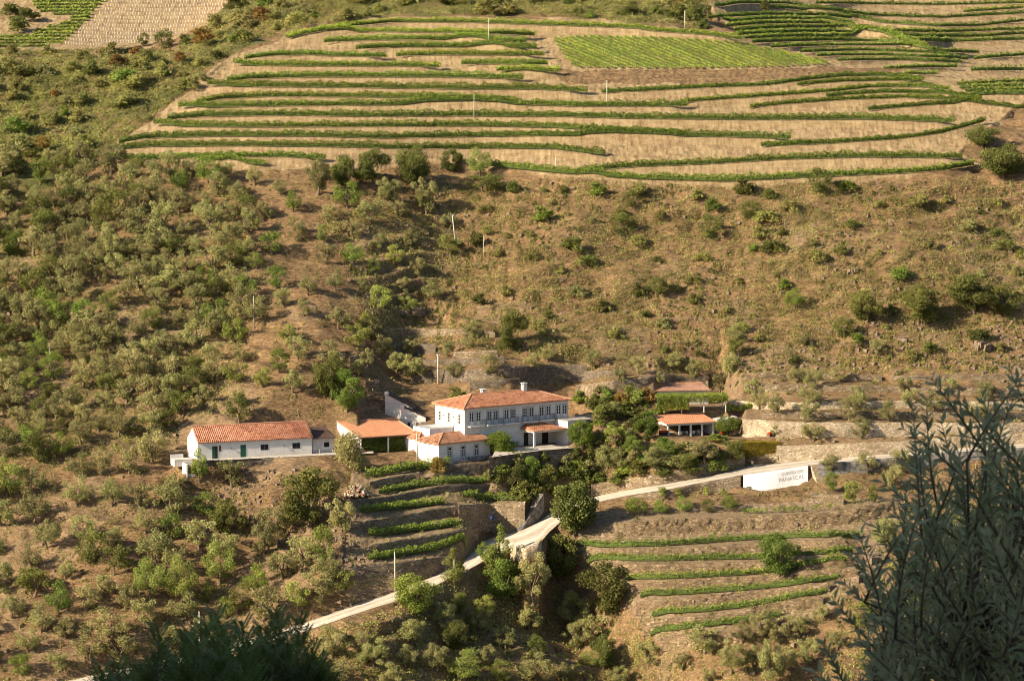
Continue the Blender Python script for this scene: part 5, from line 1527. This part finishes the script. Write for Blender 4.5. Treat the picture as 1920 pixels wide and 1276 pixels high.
# garden shrubs round the houses
for px, py, h, w, k, lab in [
    (1110,765,30,44,'shrub_dark','dark shrub right of the main house roof'),(1140,752,30,36,'shrub_green','green shrub at the left of the flowering garden bushes'),
    (1165,758,34,40,'shrub_rust','reddish-brown garden bush nearest the main house'),(1197,762,38,34,'shrub_pale','yellow-green garden bush in the middle'),
    (1215,752,34,36,'shrub_rust','reddish-brown garden bush beside the pergola'),(1088,752,26,44,'shrub_green','bright creeper shrub on the wall behind the main house'),
    (1140,785,34,60,'shrub_dark','dark shrub bank above the weeping tree'),(1190,790,34,56,'shrub_dark','dark shrub bank below the reddish bushes'),
    (1235,775,24,34,'shrub_green','shrub hanging over the garage roof corner'),(860,748,30,52,'shrub_dark','big dark rounded shrub behind the left chimney'),
    (925,905,40,44,'shrub_dark','dark shrub at the right end of the small terrace wall'),(1060,895,36,44,'shrub_dark','dark shrub under the pair of cypresses'),
    (1190,885,30,60,'shrub_dark','dark low shrub above the roadside wall'),(1248,892,22,50,'shrub_dark','low shrub spilling over the roadside wall'),
    (1300,890,26,52,'shrub_dark','dark creeper mound on the roadside wall'),(1340,880,30,44,'shrub_green','green creeper falling over the roadside wall end'),
    (822,884,44,30,'shrub_rust','red-flowering shrub at the corner of the small white house'),(812,862,34,24,'shrub_pale','pale bush against the small white house corner'),
    (1010,905,36,40,'shrub_dark','dark shrub in the middle of the garden wall foot'),(1085,905,34,50,'shrub_dark','dark shrub above the big round road tree'),
    (935,885,26,40,'shrub_green','creeper on the corner of the small terrace wall'),(1120,900,26,44,'shrub_dark','dark shrub left above the roadside wall'),
    (1340,823,14,60,'shrub_green','low planting along the garage forecourt edge'),(1160,905,24,50,'shrub_dark','dark shrub right behind the road bend'),
    (1240,835,22,50,'shrub_green','low green shrub below the garage forecourt'),(1290,840,22,56,'shrub_olive','grey-green low shrub below the garage forecourt'),
    (975,940,50,50,'shrub_dark','dark creeper beside the head of the diagonal stairs'),(1005,935,40,40,'shrub_dark','dark bush right of the stair head'),
    (1240,930,22,24,'shrub_pale','bright sapling left of the wall under the road'),(1270,926,18,16,'shrub_pale','small bright sapling against the wall under the road'),(1322,928,20,12,'shrub_pale','thin bright sapling under the road wall'),(1358,928,18,12,'shrub_pale','thin sapling nearest the whitewashed wall')]:
    tree(k, px, py, h, w, lab)
# ---- scattered individuals
OCC = [(a[1], a[2], a[4]) for a in HAND] + [(t[0], t[1], t[3]) for t in TERR]
BUILT = [[(335,785),(800,775),(940,800),(945,875),(335,875)],[(780,720),(1110,735),(1130,860),(780,870)],[(1215,720),(1400,740),(1460,850),(1215,850)]]
def clear(px, py, m=0):
    for pl in BUILT:
        if in_poly(px, py, pl): return False
    yt = np.interp(px, [p[0] for p in ROAD_TOP], [p[1] for p in ROAD_TOP]); yb = np.interp(px, [p[0] for p in ROAD_BOT], [p[1] for p in ROAD_BOT])
    if yt - 2 < py < yb + 12 + m and px > 150: return False
    return True
def scatter(poly, md, hr, kinds, label, group, limit, wr=(0.85, 1.25), occ=True):
    xs = [p[0] for p in poly]; ys = [p[1] for p in poly]
    pts = []; tries = 0
    while len(pts) < limit and tries < limit * 60:
        tries += 1
        px = random.uniform(min(xs), max(xs)); py = random.uniform(min(ys), max(ys))
        if not in_poly(px, py, poly) or in_poly(px, py, VINEYARD) or not clear(px, py): continue
        if 170 < px < 420 and 215 < py < 318: continue
        if any((px-a)**2 + ((py-b)*1.25)**2 < md*md for a, b in pts): continue
        hmax = hr[1]*1.1
        if py > np.interp(px, [p[0] for p in ROAD_BOT], [p[1] for p in ROAD_BOT]) and py - hmax < np.interp(px + 14, [p[0] for p in ROAD_BOT], [p[1] for p in ROAD_BOT]) + 2 and 460 < px < 900: continue
        if occ and any((px-a)**2 + ((py-b)*1.2)**2 < (w*0.62)**2 for a, b, w in OCC): continue
        pts.append((px, py))
        h = random.uniform(*hr); k = random.choice(kinds)
        tree(k, px, py, h, h * random.uniform(*wr), label, group)
    OCC.extend([(a, b, md*0.9) for a, b in pts])
    return len(pts)
n = []
n.append(scatter([(1085,745),(1140,735),(1225,735),(1232,790),(1215,832),(1125,835),(1100,800)], 17, (15,28), ['shrub_dark','shrub_dark','shrub_green','shrub_olive'], 'dark garden shrub in the lush planting between the main house and the garage', 'shrubs of the garden', 28, (1.1, 1.5), occ=False))
n.append(scatter([(950,868),(1110,858),(1245,838),(1400,840),(1395,862),(1290,885),(1130,905),(1050,930),(960,930)], 18, (18,34), ['shrub_dark','shrub_dark','shrub_green','shrub_olive'], 'dark garden shrub on the shaded terraces below the forecourt', 'shrubs below the forecourt', 32, (1.1, 1.5), occ=False))
n.append(scatter([(-30,330),(120,300),(200,320),(300,335),(420,330),(470,400),(470,560),(420,660),(410,770),(300,830),(-30,880)], 29, (34,58), ['olive']*8+['oak','oak','green'], 'grey-green tree of the dense olive grove on the left slope', 'trees of the dense olive grove', 185))
n.append(scatter([(440,330),(640,330),(860,420),(840,560),(700,620),(600,760),(430,770),(430,600)], 42, (28,48), ['olive']*3+['green','pale'], 'small scattered tree between the dense grove and the ravine', 'trees scattered beside the ravine', 50))
n.append(scatter([(-30,860),(290,850),(350,940),(520,1000),(700,1080),(560,1160),(430,1200),(230,1260),(-30,1290)], 48, (30,66), ['olive']*6+['pale','oak','green'], 'tree on the dry lower left slope below the barn', 'trees of the lower left slope', 62))
n.append(scatter([(590,1190),(740,1150),(880,1110),(960,1130),(1080,1200),(1180,1290),(560,1290)], 48, (34,60), ['oliveB','oliveB','paleB','oakB','olive'], 'tree on the shaded spur below the road', 'trees on the spur below the road', 26))
n.append(scatter([(1180,1215),(1500,1185),(1600,1120),(1800,1000),(1930,1000),(1930,1290),(1230,1290)], 46, (30,52), ['olive']*4+['green'], 'olive or bush on the rough ground below the lower terraces', 'trees below the lower terraces', 36))
shr = ['shrub']*5 + ['shrub_olive', 'shrub_dark', 'shrub_dark', 'shrub_green']
n.append(scatter([(880,350),(1500,356),(1925,330),(1925,690),(1380,690),(1000,640),(880,600),(850,450)], 34, (12,34), shr, 'low round shrub on the dry scrub slope under the vineyard', 'shrubs on the dry scrub slope', 92, (1.1, 1.6)))
n.append(scatter([(-30,100),(330,95),(440,20),(560,-5),(1010,0),(1320,0),(1330,50),(1000,28),(740,26),(600,42),(530,58),(430,98),(380,150),(320,195),(270,230),(180,300),(-30,345)], 21, (16,36), ['shrub']*7 + ['shrub_green','shrub_olive','shrub_dark','shrub_rust'], 'bushy shrub of the green scrubland beside the upper vineyard', 'shrubs of the upper scrubland', 98, (1.1, 1.7)))
print('scattered', n)
for px, py, h, w in [(30,60,34,50),(55,40,30,44),(20,30,28,50),(1300,40,44,40),(1275,30,34,34),(1318,55,26,34),(1255,35,24,30),(1180,25,16,40),(1165,28,14,36)]:
    tree('shrub_dark', px, py, h, w, 'dark bush of the thickets along the top edge', 'dark thickets along the top edge')
# ---- stuff: undergrowth, dry grass, loose stones
def stuff(name, mat, label, cat, regs, leaf, per, rad, hgt, flat=0.2):
    P = []
    for poly, cnt in regs:
        xs = [p[0] for p in poly]; ys = [p[1] for p in poly]
        PX = rng.uniform(min(xs), max(xs), cnt*3); PY = rng.uniform(min(ys), max(ys), cnt*3)
        ok = in_poly(PX, PY, poly) & ~in_poly(PX, PY, VINEYARD)
        PX, PY = PX[ok][:cnt], PY[ok][:cnt]
        P += [fhit(a, b) for a, b in zip(PX, PY) if clear(a, b)]
    P = np.array(P); n = len(P)
    k = np.repeat(np.arange(n), per)
    sc_ = rng.uniform(0.5, 1.5, n)[k] * (0.7 + 0.6 * smooth_noise(P[:, 0], P[:, 1], 91, 12)[k].clip(-1, 1))
    d = rng.normal(size=(len(k), 3)) * np.array([rad*.5, rad*.5, 0])
    Q = P[k] + d * sc_[:, None]
    u = rng.uniform(0, 1, len(k))**1.3
    r2 = np.hypot(d[:, 0], d[:, 1]) / rad
    hh = u * hgt * sc_ * np.clip(1.1 - r2, 0.2, 1)
    Q[:, 2] = ground_z(Q[:, 0], Q[:, 1]) + hh + 0.03
    V, F_ = leaf_quads(Q, leaf, rng, flat)
    o = mesh_np(name, V, F_, M[mat])
    return tag(o, label, cat, kind='stuff')
ALL = [(-40,340),(190,300),(930,320),(1925,345),(1960,700),(1960,1290),(-40,1290)]
MID = [(860,340),(1925,340),(1960,700),(1300,700),(700,640),(600,400)]
UL = [(-40,96),(330,92),(440,5),(560,-10),(1330,-10),(1330,50),(1000,28),(740,26),(530,58),(430,98),(320,195),(180,300),(-40,345)]
GR = [(-40,320),(440,335),(480,600),(420,760),(300,840),(-40,900)]
LLS = [(-40,860),(330,860),(560,900),(660,1080),(560,1150),(200,1270),(-40,1290)]
BC = [(560,1200),(880,1090),(1000,1080),(1180,1180),(1240,1290),(540,1290)]
BR = [(1180,1200),(1600,1100),(1700,940),(1930,900),(1930,1290),(1200,1290)]
stuff('undergrowth', 'scrub', 'patchy olive-green undergrowth covering the wild slopes', 'undergrowth', [(MID, 3800), (ALL, 3600), (UL, 8000), (GR, 1500), (BC, 900), (BR, 700)], 0.25, 17, 1.2, 1.15)
stuff('dark_undergrowth', 'oak', 'darker green tufts among the undergrowth', 'undergrowth', [(MID, 600), (ALL, 800), (UL, 1300), (BC, 250), (GR, 300), ([(1000,860),(1400,860),(1400,880),(1120,900),(960,930)], 160)], 0.24, 16, 0.9, 0.9)
stuff('low_bushes', 'scrub_dark', 'small dull bushes thickly dotted over the scrub slope', 'bushes', [(MID, 1250), (ALL, 450), (LLS, 90), (UL, 500)], 0.22, 70, 1.15, 2.1)
stuff('dry_grass', 'straw', 'straw-coloured dry grass on the slopes and terrace edges', 'dry grass', [(ALL, 9000), (MID, 4500), (LLS, 2000), (UL, 1500), ([(1020,125),(1700,125),(1680,150),(1340,160),(1060,160)], 500)], 0.17, 9, 0.8, 0.45, -0.2)
stuff('rusty_weeds', 'rust', 'reddish-brown dry weeds on the slopes', 'weeds', [(ALL, 900), (MID, 500), ([(1020,128),(1700,128),(1680,146),(1340,158),(1060,158)], 500), (BC, 200)], 0.2, 10, 0.8, 0.5)
def loose_rocks():
    m = MB()
    regs = [(ALL, 900), (MID, 900), ([(380,880),(560,880),(640,960),(680,1060),(560,1040),(420,980)], 500), ([(1560,600),(1925,600),(1925,700),(1400,690)], 350), ([(640,1000),(690,1000),(700,1060),(560,1060)], 160)]
    for poly, cnt in regs:
        xs = [p[0] for p in poly]; ys = [p[1] for p in poly]
        for q in range(cnt):
            px = random.uniform(min(xs), max(xs)); py = random.uniform(min(ys), max(ys))
            if not in_poly(px, py, poly) or in_poly(px, py, VINEYARD) or not clear(px, py): continue
            v, f = rock_mesh(fhit(px, py), random.choice([.12,.15,.2,.3,.45]), rng)
            n0 = len(m.v); m.v += v; m.f += [tuple(n0+i for i in ff) for ff in f]
    tag(m.build('loose_stones', M['rock'], None), 'scattered schist stones on the bare slopes', 'stones', kind='stuff')
loose_rocks()
def vineyard_weeds():
    PX = rng.uniform(180, 1925, 9000); PY = rng.uniform(30, 350, 9000)
    ok = in_poly(PX, PY, VINEYARD) & (smooth_noise(PX, PY * 3, 55, 60) > -0.15)
    P = np.array([fhit(a, b) for a, b in zip(PX[ok], PY[ok])])
    k = np.repeat(np.arange(len(P)), 6)
    Q = P[k] + rng.normal(size=(len(k), 3)) * np.array([.45, .25, 0])
    Q[:, 2] = ground_z(Q[:, 0], Q[:, 1]) + rng.uniform(0.02, 0.3, len(k))
    V, F_ = leaf_quads(Q, 0.16, rng, -0.2)
    tag(mesh_np('dry_weeds', V, F_, M['straw']), 'thin dry weeds on the banks between the vine rows', 'weeds', kind='stuff')
vineyard_weeds()
for px, py, h, w, k, lab in [(1372,700,40,44,'olive','olive covering the left end of the upper stone terraces'),(1385,670,38,40,'oak','dark tree just above the left end of the upper stone terraces'),(1350,735,36,40,'olive','olive between the pergola roof and the stone terraces'),(1378,640,30,36,'olive','small olive higher up, above the left end of the stone terraces')]:
    tree(k, px, py, h, w, lab)
# big outcrops
for px, py, s, lab in [(1838,650,1.5,'square brown rock outcrop at the right side of the slope'),(1600,510,1.0,'small rock ledge in the scrub slope'),(1690,640,1.4,'broken rock ledge left of the square outcrop'),(690,560,1.8,'rock face in the shaded ravine head'),(770,590,2.0,'dark rock face in the middle of the ravine'),(1640,1050,1.6,'dark rock at the head of the stony gully'),(1618,1085,1.4,'dark rock at the lower end of the stony gully')]:
    x, y, z = fhit(px, py); m = MB()
    for q in range(9):
        v, f = rock_mesh((random.uniform(-1,1)*s*.8, random.uniform(-.6,.6)*s, random.uniform(-.2,.5)*s), s*random.uniform(.35,.7), rng)
        n0 = len(m.v); m.v += v; m.f += [tuple(n0+i for i in ff) for ff in f]
    o = m.build('rock_outcrop', M['rock'], None); o.location = (x, y, z); tag(o, lab, 'rock', 'rock outcrops')
# stakes of the young vineyard
def stakes():
    me = None; base = None; cnt = 0
    YV = [(118,86),(210,0),(215,-5),(450,-5),(380,45),(320,70),(232,86)]
    m = MB().tube([(0,0,-0.1),(0,0,0.6)], 0.055, 5)
    mesh = bpy.data.meshes.new('vine_stake'); mesh.from_pydata(m.v, [], m.f); mesh.materials.append(M['trim'])
    rest = MB()
    pts = []
    for r_, y0 in enumerate(np.arange(2, 88, 7.5)):
        for px in np.arange(110, 460, 5.2) + random.uniform(-3, 3):
            px = px + random.uniform(-.5, .5)
            py = y0 + 4*math.sin((px-110)/110) + (px-280)*0.0 - abs(px-300)*0.01
            if in_poly(px, py, YV): pts.append((px, py))
    pts.sort(key=lambda p: -p[1])
    for q, (px, py) in enumerate(pts):
        p = fhit(px, py)
        if q < 300:
            o = bpy.data.objects.new('vine_stake', mesh); col.objects.link(o); o.location = p
            tag(o, 'tiny white stake in the newly planted vineyard at the top left', 'stake', 'stakes of the young vineyard')
        else:
            n0 = len(rest.v); rest.v += [(a+p[0], b+p[1], c+p[2]) for a, b, c in m.v]; rest.f += [tuple(n0+i for i in f) for f in m.f]
    if rest.v: tag(rest.build('vine_stakes', M['trim'], None), 'farther rows of tiny white stakes in the young vineyard', 'stakes', kind='stuff')
stakes()
# ---- leafy masses: hedge, creepers, pergola
def leaf_box(name, P0, ang, sx, sy, sz, n, leaf, mat, label, cat, lump=0.15):
    P = np.stack([rng.uniform(0, sx, n), rng.uniform(0, sy, n), rng.uniform(0, sz, n)], 1)
    # push points outwards to the faces
    f = rng.integers(0, 3, n); k = rng.uniform(size=n) < 0.75
    P[k & (f == 0), 1] = 0; P[k & (f == 1), 2] = sz; P[k & (f == 2), 0] = np.where(rng.uniform(size=n) < .5, 0, sx)[k & (f == 2)]
    P += np.stack([smooth_noise(P[:, 0], P[:, 2], 5, .8), smooth_noise(P[:, 0], P[:, 2], 6, .8), smooth_noise(P[:, 0], P[:, 1], 7, .8)], 1) * lump
    V, Q = leaf_quads(P, leaf, rng, 0.2)
    o = mesh_np(name, V, Q, M[mat]); o.location = P0; o.rotation_euler = (0, 0, ang)
    return tag(o, label, cat)
r = RES['hedge_wall']; i_ = int(np.argmin(abs(r['px'] - 1403))); Ph = Vector((r['x'][i_] - 1.2, r['y'][i_] - 1.3, r['z'][i_] - 0.3))
leaf_box('clipped_hedge', Ph, R(6), 7.0, 2.2, 2.6, 12000, 0.15, 'yellow_hedge', 'yellow-green clipped hedge on the wall left of the sunlit cream wall', 'hedge', 0.12)
leaf_box('climbing_plants', sd.e.matrix_basis @ Vector((0.5, 0.7, 0)), sd.a, LS-2.4, 2.2, 2.9, 12000, 0.2, 'green', 'tall dark climbing plants filling the open shed', 'climbing plant', 0.5)
leaf_box('low_planting', sd.e.matrix_basis @ Vector((0.5, 0.3, 0)), sd.a, LS-0.8, 0.8, 1.2, 4000, 0.18, 'green', 'low green planting along the open front of the shed', 'planting', 0.3)
pe = FLAT['pergola']
pp = tag(empty('pergola', at_z(1236, 771, pe), R(6)), 'timber pergola roofed with bright vine leaves above the garage', 'pergola')
m = MB()
for k in range(9): m.box(k*1.55, k*1.55+0.1, -0.2, 4.0, 2.35, 2.45)
for y in (0, 3.8): m.box(-0.2, 12.7, y, y+0.12, 2.22, 2.345)
m.build('beams', M['bark'], pp)
for x in (0.1, 4.2, 8.4, 12.5):
    for y in (0.0, 3.8): MB().box(x-0.09, x+0.09, y-0.05, y+0.13, -0.3, 2.215).build('post', M['plaster'], pp)
n_ = 12000
P = np.stack([rng.uniform(-0.4, 13, n_), rng.uniform(-0.5, 4.2, n_), 2.5 + rng.uniform(0, 0.45, n_)], 1)
hg = rng.uniform(size=n_) < 0.30
P[hg, 0] = rng.uniform(-0.3, 5.5, hg.sum()); P[hg, 1] = rng.uniform(-0.7, -0.2, hg.sum()); P[hg, 2] = rng.uniform(0.4, 2.5, hg.sum())
edge = rng.uniform(size=n_) < 0.18
P[edge & ~hg, 1] = -0.5; P[edge & ~hg, 2] = rng.uniform(1.7, 2.6, (edge & ~hg).sum())
P += rng.normal(0, 0.06, P.shape)
V, Q = leaf_quads(P, 0.24, rng, 0.4)
mesh_np('leaf_canopy', V, Q, M['green'], pp)
leaf_box('creeper', at_z(1362, 770, pe - 0.2), R(6), 7.0, 0.8, 1.0, 2600, 0.22, 'green', 'strip of green vines along the pale wall right of the pergola', 'creeper', 0.3)

# ------------------------------------------------------------------ plants close to the viewpoint
def blade_quads(O, D, N, L, Wd):
    """lanceolate leaves: origin, direction, normal -> two quads each, folded along the midrib"""
    D = D / np.linalg.norm(D, axis=1, keepdims=True); S = np.cross(D, N); S /= np.linalg.norm(S, axis=1, keepdims=True) + 1e-9
    U = np.cross(S, D)
    L = L[:, None]; Wd = Wd[:, None]
    p0 = O; p1 = O + D*L*0.45 + S*Wd + U*Wd*0.25; p2 = O + D*L - U*L*0.08; p3 = O + D*L*0.45 - S*Wd + U*Wd*0.25; pm = O + D*L*0.5 - U*L*0.01
    V = np.stack([p0, p1, p2, p3, pm], 1).reshape(-1, 3)
    b = np.arange(len(O))[:, None] * 5
    return V, np.concatenate([b + np.array([[0, 1, 2, 4]]), b + np.array([[0, 4, 2, 3]])], 0)
def near_olive():
    g = np.random.default_rng(11); rnd = random.Random(5)
    DENSE = [(1715,960),(1770,890),(1820,850),(1925,830),(1975,1300),(1600,1300),(1610,1190),(1660,1070)]
    tips = [(1745,708,1),(1738,745,1),(1712,765,1),(1690,800,1),(1697,860,1),(1892,690,1),(1905,735,1),(1870,760,1),(1838,742,1),(1812,800,1),(1765,790,1),(1785,735,1),(1850,800,1),(1920,700,1),(1725,830,1),
            (1600,1045,1),(1560,1120,1),(1545,1205,1),(1640,985,1),(1700,905,1),(1575,1085,1),(1665,950,1),(1530,1255,1),(1610,1000,1),(1650,900,1)]
    for q in range(200):
        for _ in range(50):
            px, py = rnd.uniform(1520, 1980), rnd.uniform(800, 1330)
            if in_poly(px, py, DENSE): break
        tips.append((px, py, 0))
    e = tag(empty('olive_tree', (2.1, 10.4, -6.0)), 'dark blurred olive branches close to the viewpoint at the lower right', 'tree')
    off = Vector((2.1, 10.4, -6.0))
    OO, DD, NN, LL, WW = [], [], [], [], []
    tw = MB(); hubs = []
    for px, py, special in tips:
        Y = rnd.uniform(9.3, 10.6) if special else rnd.uniform(9.0, 12.0)
        tip = at_y(px, py, Y)
        lean = rnd.uniform(-1.1, 0.8) + (px - 1780) / 700.0
        ln = rnd.uniform(0.26, 0.42)
        d0 = Vector((-lean * 0.9 if False else lean*0.9, rnd.uniform(-.35,.35), 1)).normalized()
        base = tip - d0 * ln + Vector((rnd.uniform(0, .05), 0, 0))
        mid = (base + tip) * 0.5 + Vector((rnd.uniform(-.03,.03), rnd.uniform(-.03,.03), 0))
        pts = [base.lerp(mid, t).lerp(mid.lerp(tip, t), t) for t in (0, .2, .4, .6, .8, 1)]
        tw.tube([p - off for p in pts], [0.0042, 0.0038, 0.0033, 0.0027, 0.002, 0.001], 5)
        hubs.append(base)
        nl = int(ln / 0.019)
        for k in range(nl):
            t = (k + 0.5) / nl; i = min(4, int(t*5)); f = t*5 - i
            p = pts[i].lerp(pts[i+1], f); ax = (pts[i+1] - pts[i]).normalized()
            ph = k * math.pi/2 + rnd.uniform(-.4, .4)
            a = ax.orthogonal().normalized(); b = ax.cross(a)
            for s in (0, math.pi):
                sd = a*math.cos(ph+s) + b*math.sin(ph+s)
                d = (ax * rnd.uniform(.5, 1.1) + sd * rnd.uniform(.6, 1.1)).normalized()
                OO.append(p - off); DD.append(d); NN.append((ax*0.9 - sd*0.4 + Vector((rnd.uniform(-.3,.3), rnd.uniform(-.3,.3), rnd.uniform(-.3,.3)))))
                LL.append(rnd.uniform(.048, .074) * (1 - 0.25*t)); WW.append(rnd.uniform(.0062, .009))
    V, Q = blade_quads(np.array(OO), np.array(DD), np.array(NN), np.array(LL), np.array(WW))
    mesh_np('foliage', V, Q, M['near_olive'], e)
    tw.build('twigs', M['bark'], e, smooth=True)
    # limbs gather the shoots and run down to the trunk
    lb = MB(); trunk_top = Vector((2.1, 10.6, -3.4))
    cl = [at_y(1830, 1020, 10.2), at_y(1900, 930, 10.4), at_y(1690, 1130, 10.0), at_y(1800, 1200, 9.8), at_y(1900, 1180, 11.0), at_y(1650, 1230, 10.5)]
    for c in cl:
        m_ = (c + trunk_top)*0.5 + Vector((0.1, 0.1, -0.15))
        lb.tube([trunk_top - off, m_ - off, c - off], [0.05, 0.022, 0.008], 7)
    for h in hubs:
        c = min(cl, key=lambda q: (q - h).length)
        m_ = (h + c)*0.5 + Vector((0.02, 0, -0.03))
        lb.tube([c - off, m_ - off, h - off], [0.006, 0.0045, 0.003], 5)
    lb.build('limbs', M['bark'], e, smooth=True)
    MB().tube([(0,0,-0.3), (0.05,0.05,1.2), trunk_top - off], [0.17, 0.12, 0.07], 10).build('trunk', M['bark'], e, smooth=True)
near_olive()
def near_fronds():
    rnd = random.Random(9)
    groups = [('low', [(190,1240),(205,1262),(222,1228),(240,1250),(262,1236),(285,1222),(300,1168),(330,1215)], 175, 330, 34, 15.0, 'dark feathery shrub at the bottom left, lowest of the near shrubs'),
              ('mid', [(352,1170),(385,1150),(405,1136),(430,1180),(455,1152),(370,1195),(415,1200)], 325, 475, 48, 14.2, 'dark feathery shrub in front of the tall pale pole at the bottom'),
              ('high', [(515,1133),(497,1165),(540,1180),(560,1152),(585,1200),(600,1225),(480,1190)], 460, 625, 44, 14.8, 'dark feathery shrub hiding the lower end of the road')]
    for nm, tips, xa, xb, extra, Yc, lab in groups:
        tips = [(a + rnd.uniform(-9, 9)*k_, b + 14 + 22*k_) for a, b in tips for k_ in range(3)]
        tips = [(a, b, 1) for a, b in tips]
        for q in range(extra * 2):
            px = rnd.uniform(xa, xb); edge_ = np.interp(px, [170, 230, 300, 400, 520, 600, 630], [1275, 1240, 1228, 1205, 1200, 1225, 1270])
            tips.append((px, edge_ + 24 + 120*rnd.uniform(0, 1)**0.8, 0))
        base0 = at_y((xa+xb)/2, 1300, Yc); gz = -1.7 - 0.42*Yc
        e = tag(empty('feathery_shrub', (base0.x, Yc, gz)), lab, 'shrub', 'dark feathery shrubs close to the viewpoint')
        off = Vector((base0.x, Yc, gz)); OO, DD, NN, LL, WW = [], [], [], [], []
        tw = MB()
        for px, py, sp in tips:
            Y = Yc + rnd.uniform(-.6, .6)
            tip = at_y(px, py, Y); ln = rnd.uniform(.34, .5) if sp else rnd.uniform(.22, .4)
            base = tip - Vector((rnd.uniform(-.05,.05), rnd.uniform(-.1,.1), ln))
            tw.tube([base - off, (base+tip)*.5 - off, tip - off], [.005, .0035, .001], 5)
            root = Vector((base0.x + (base.x - base0.x)*0.4, Yc, gz + 0.02))
            tw.tube([root - off, (root*0.4 + base*0.6) + Vector((0,0,-.1)) - off, base - off], [.02, .01, .005], 5)
            nf = 18 if sp else 11
            for k in range(nf):
                t = (k+0.6)/nf; p = base.lerp(tip, t); ph = k*2.4 + rnd.uniform(-.3,.3)
                fl = (0.14 if sp else 0.19) * (1 if t > .15 else .7) * (1.1 - 0.7*t*t)
                d = Vector((math.cos(ph), math.sin(ph), rnd.uniform(.8, 1.8))).normalized()
                sd = d.cross(Vector((0,0,1))).normalized(); npair = 8
                tw.tube([p - off, p + d*fl - off], [.0012, .0006], 3)
                for j in range(npair):
                    u = (j+1)/npair; c = p + d*fl*u
                    for s in (-1, 1):
                        OO.append(c - off); DD.append((d*0.7 + sd*s*0.9).normalized()); NN.append(sd.cross(d)); LL.append(rnd.uniform(.028, .042)); WW.append(.0044)
        V, Q = blade_quads(np.array(OO), np.array(DD), np.array(NN), np.array(LL), np.array(WW))
        mesh_np('foliage', V, Q, M['near_frond'], e)
        tw.build('stems', M['bark'], e, smooth=True)
near_fronds()
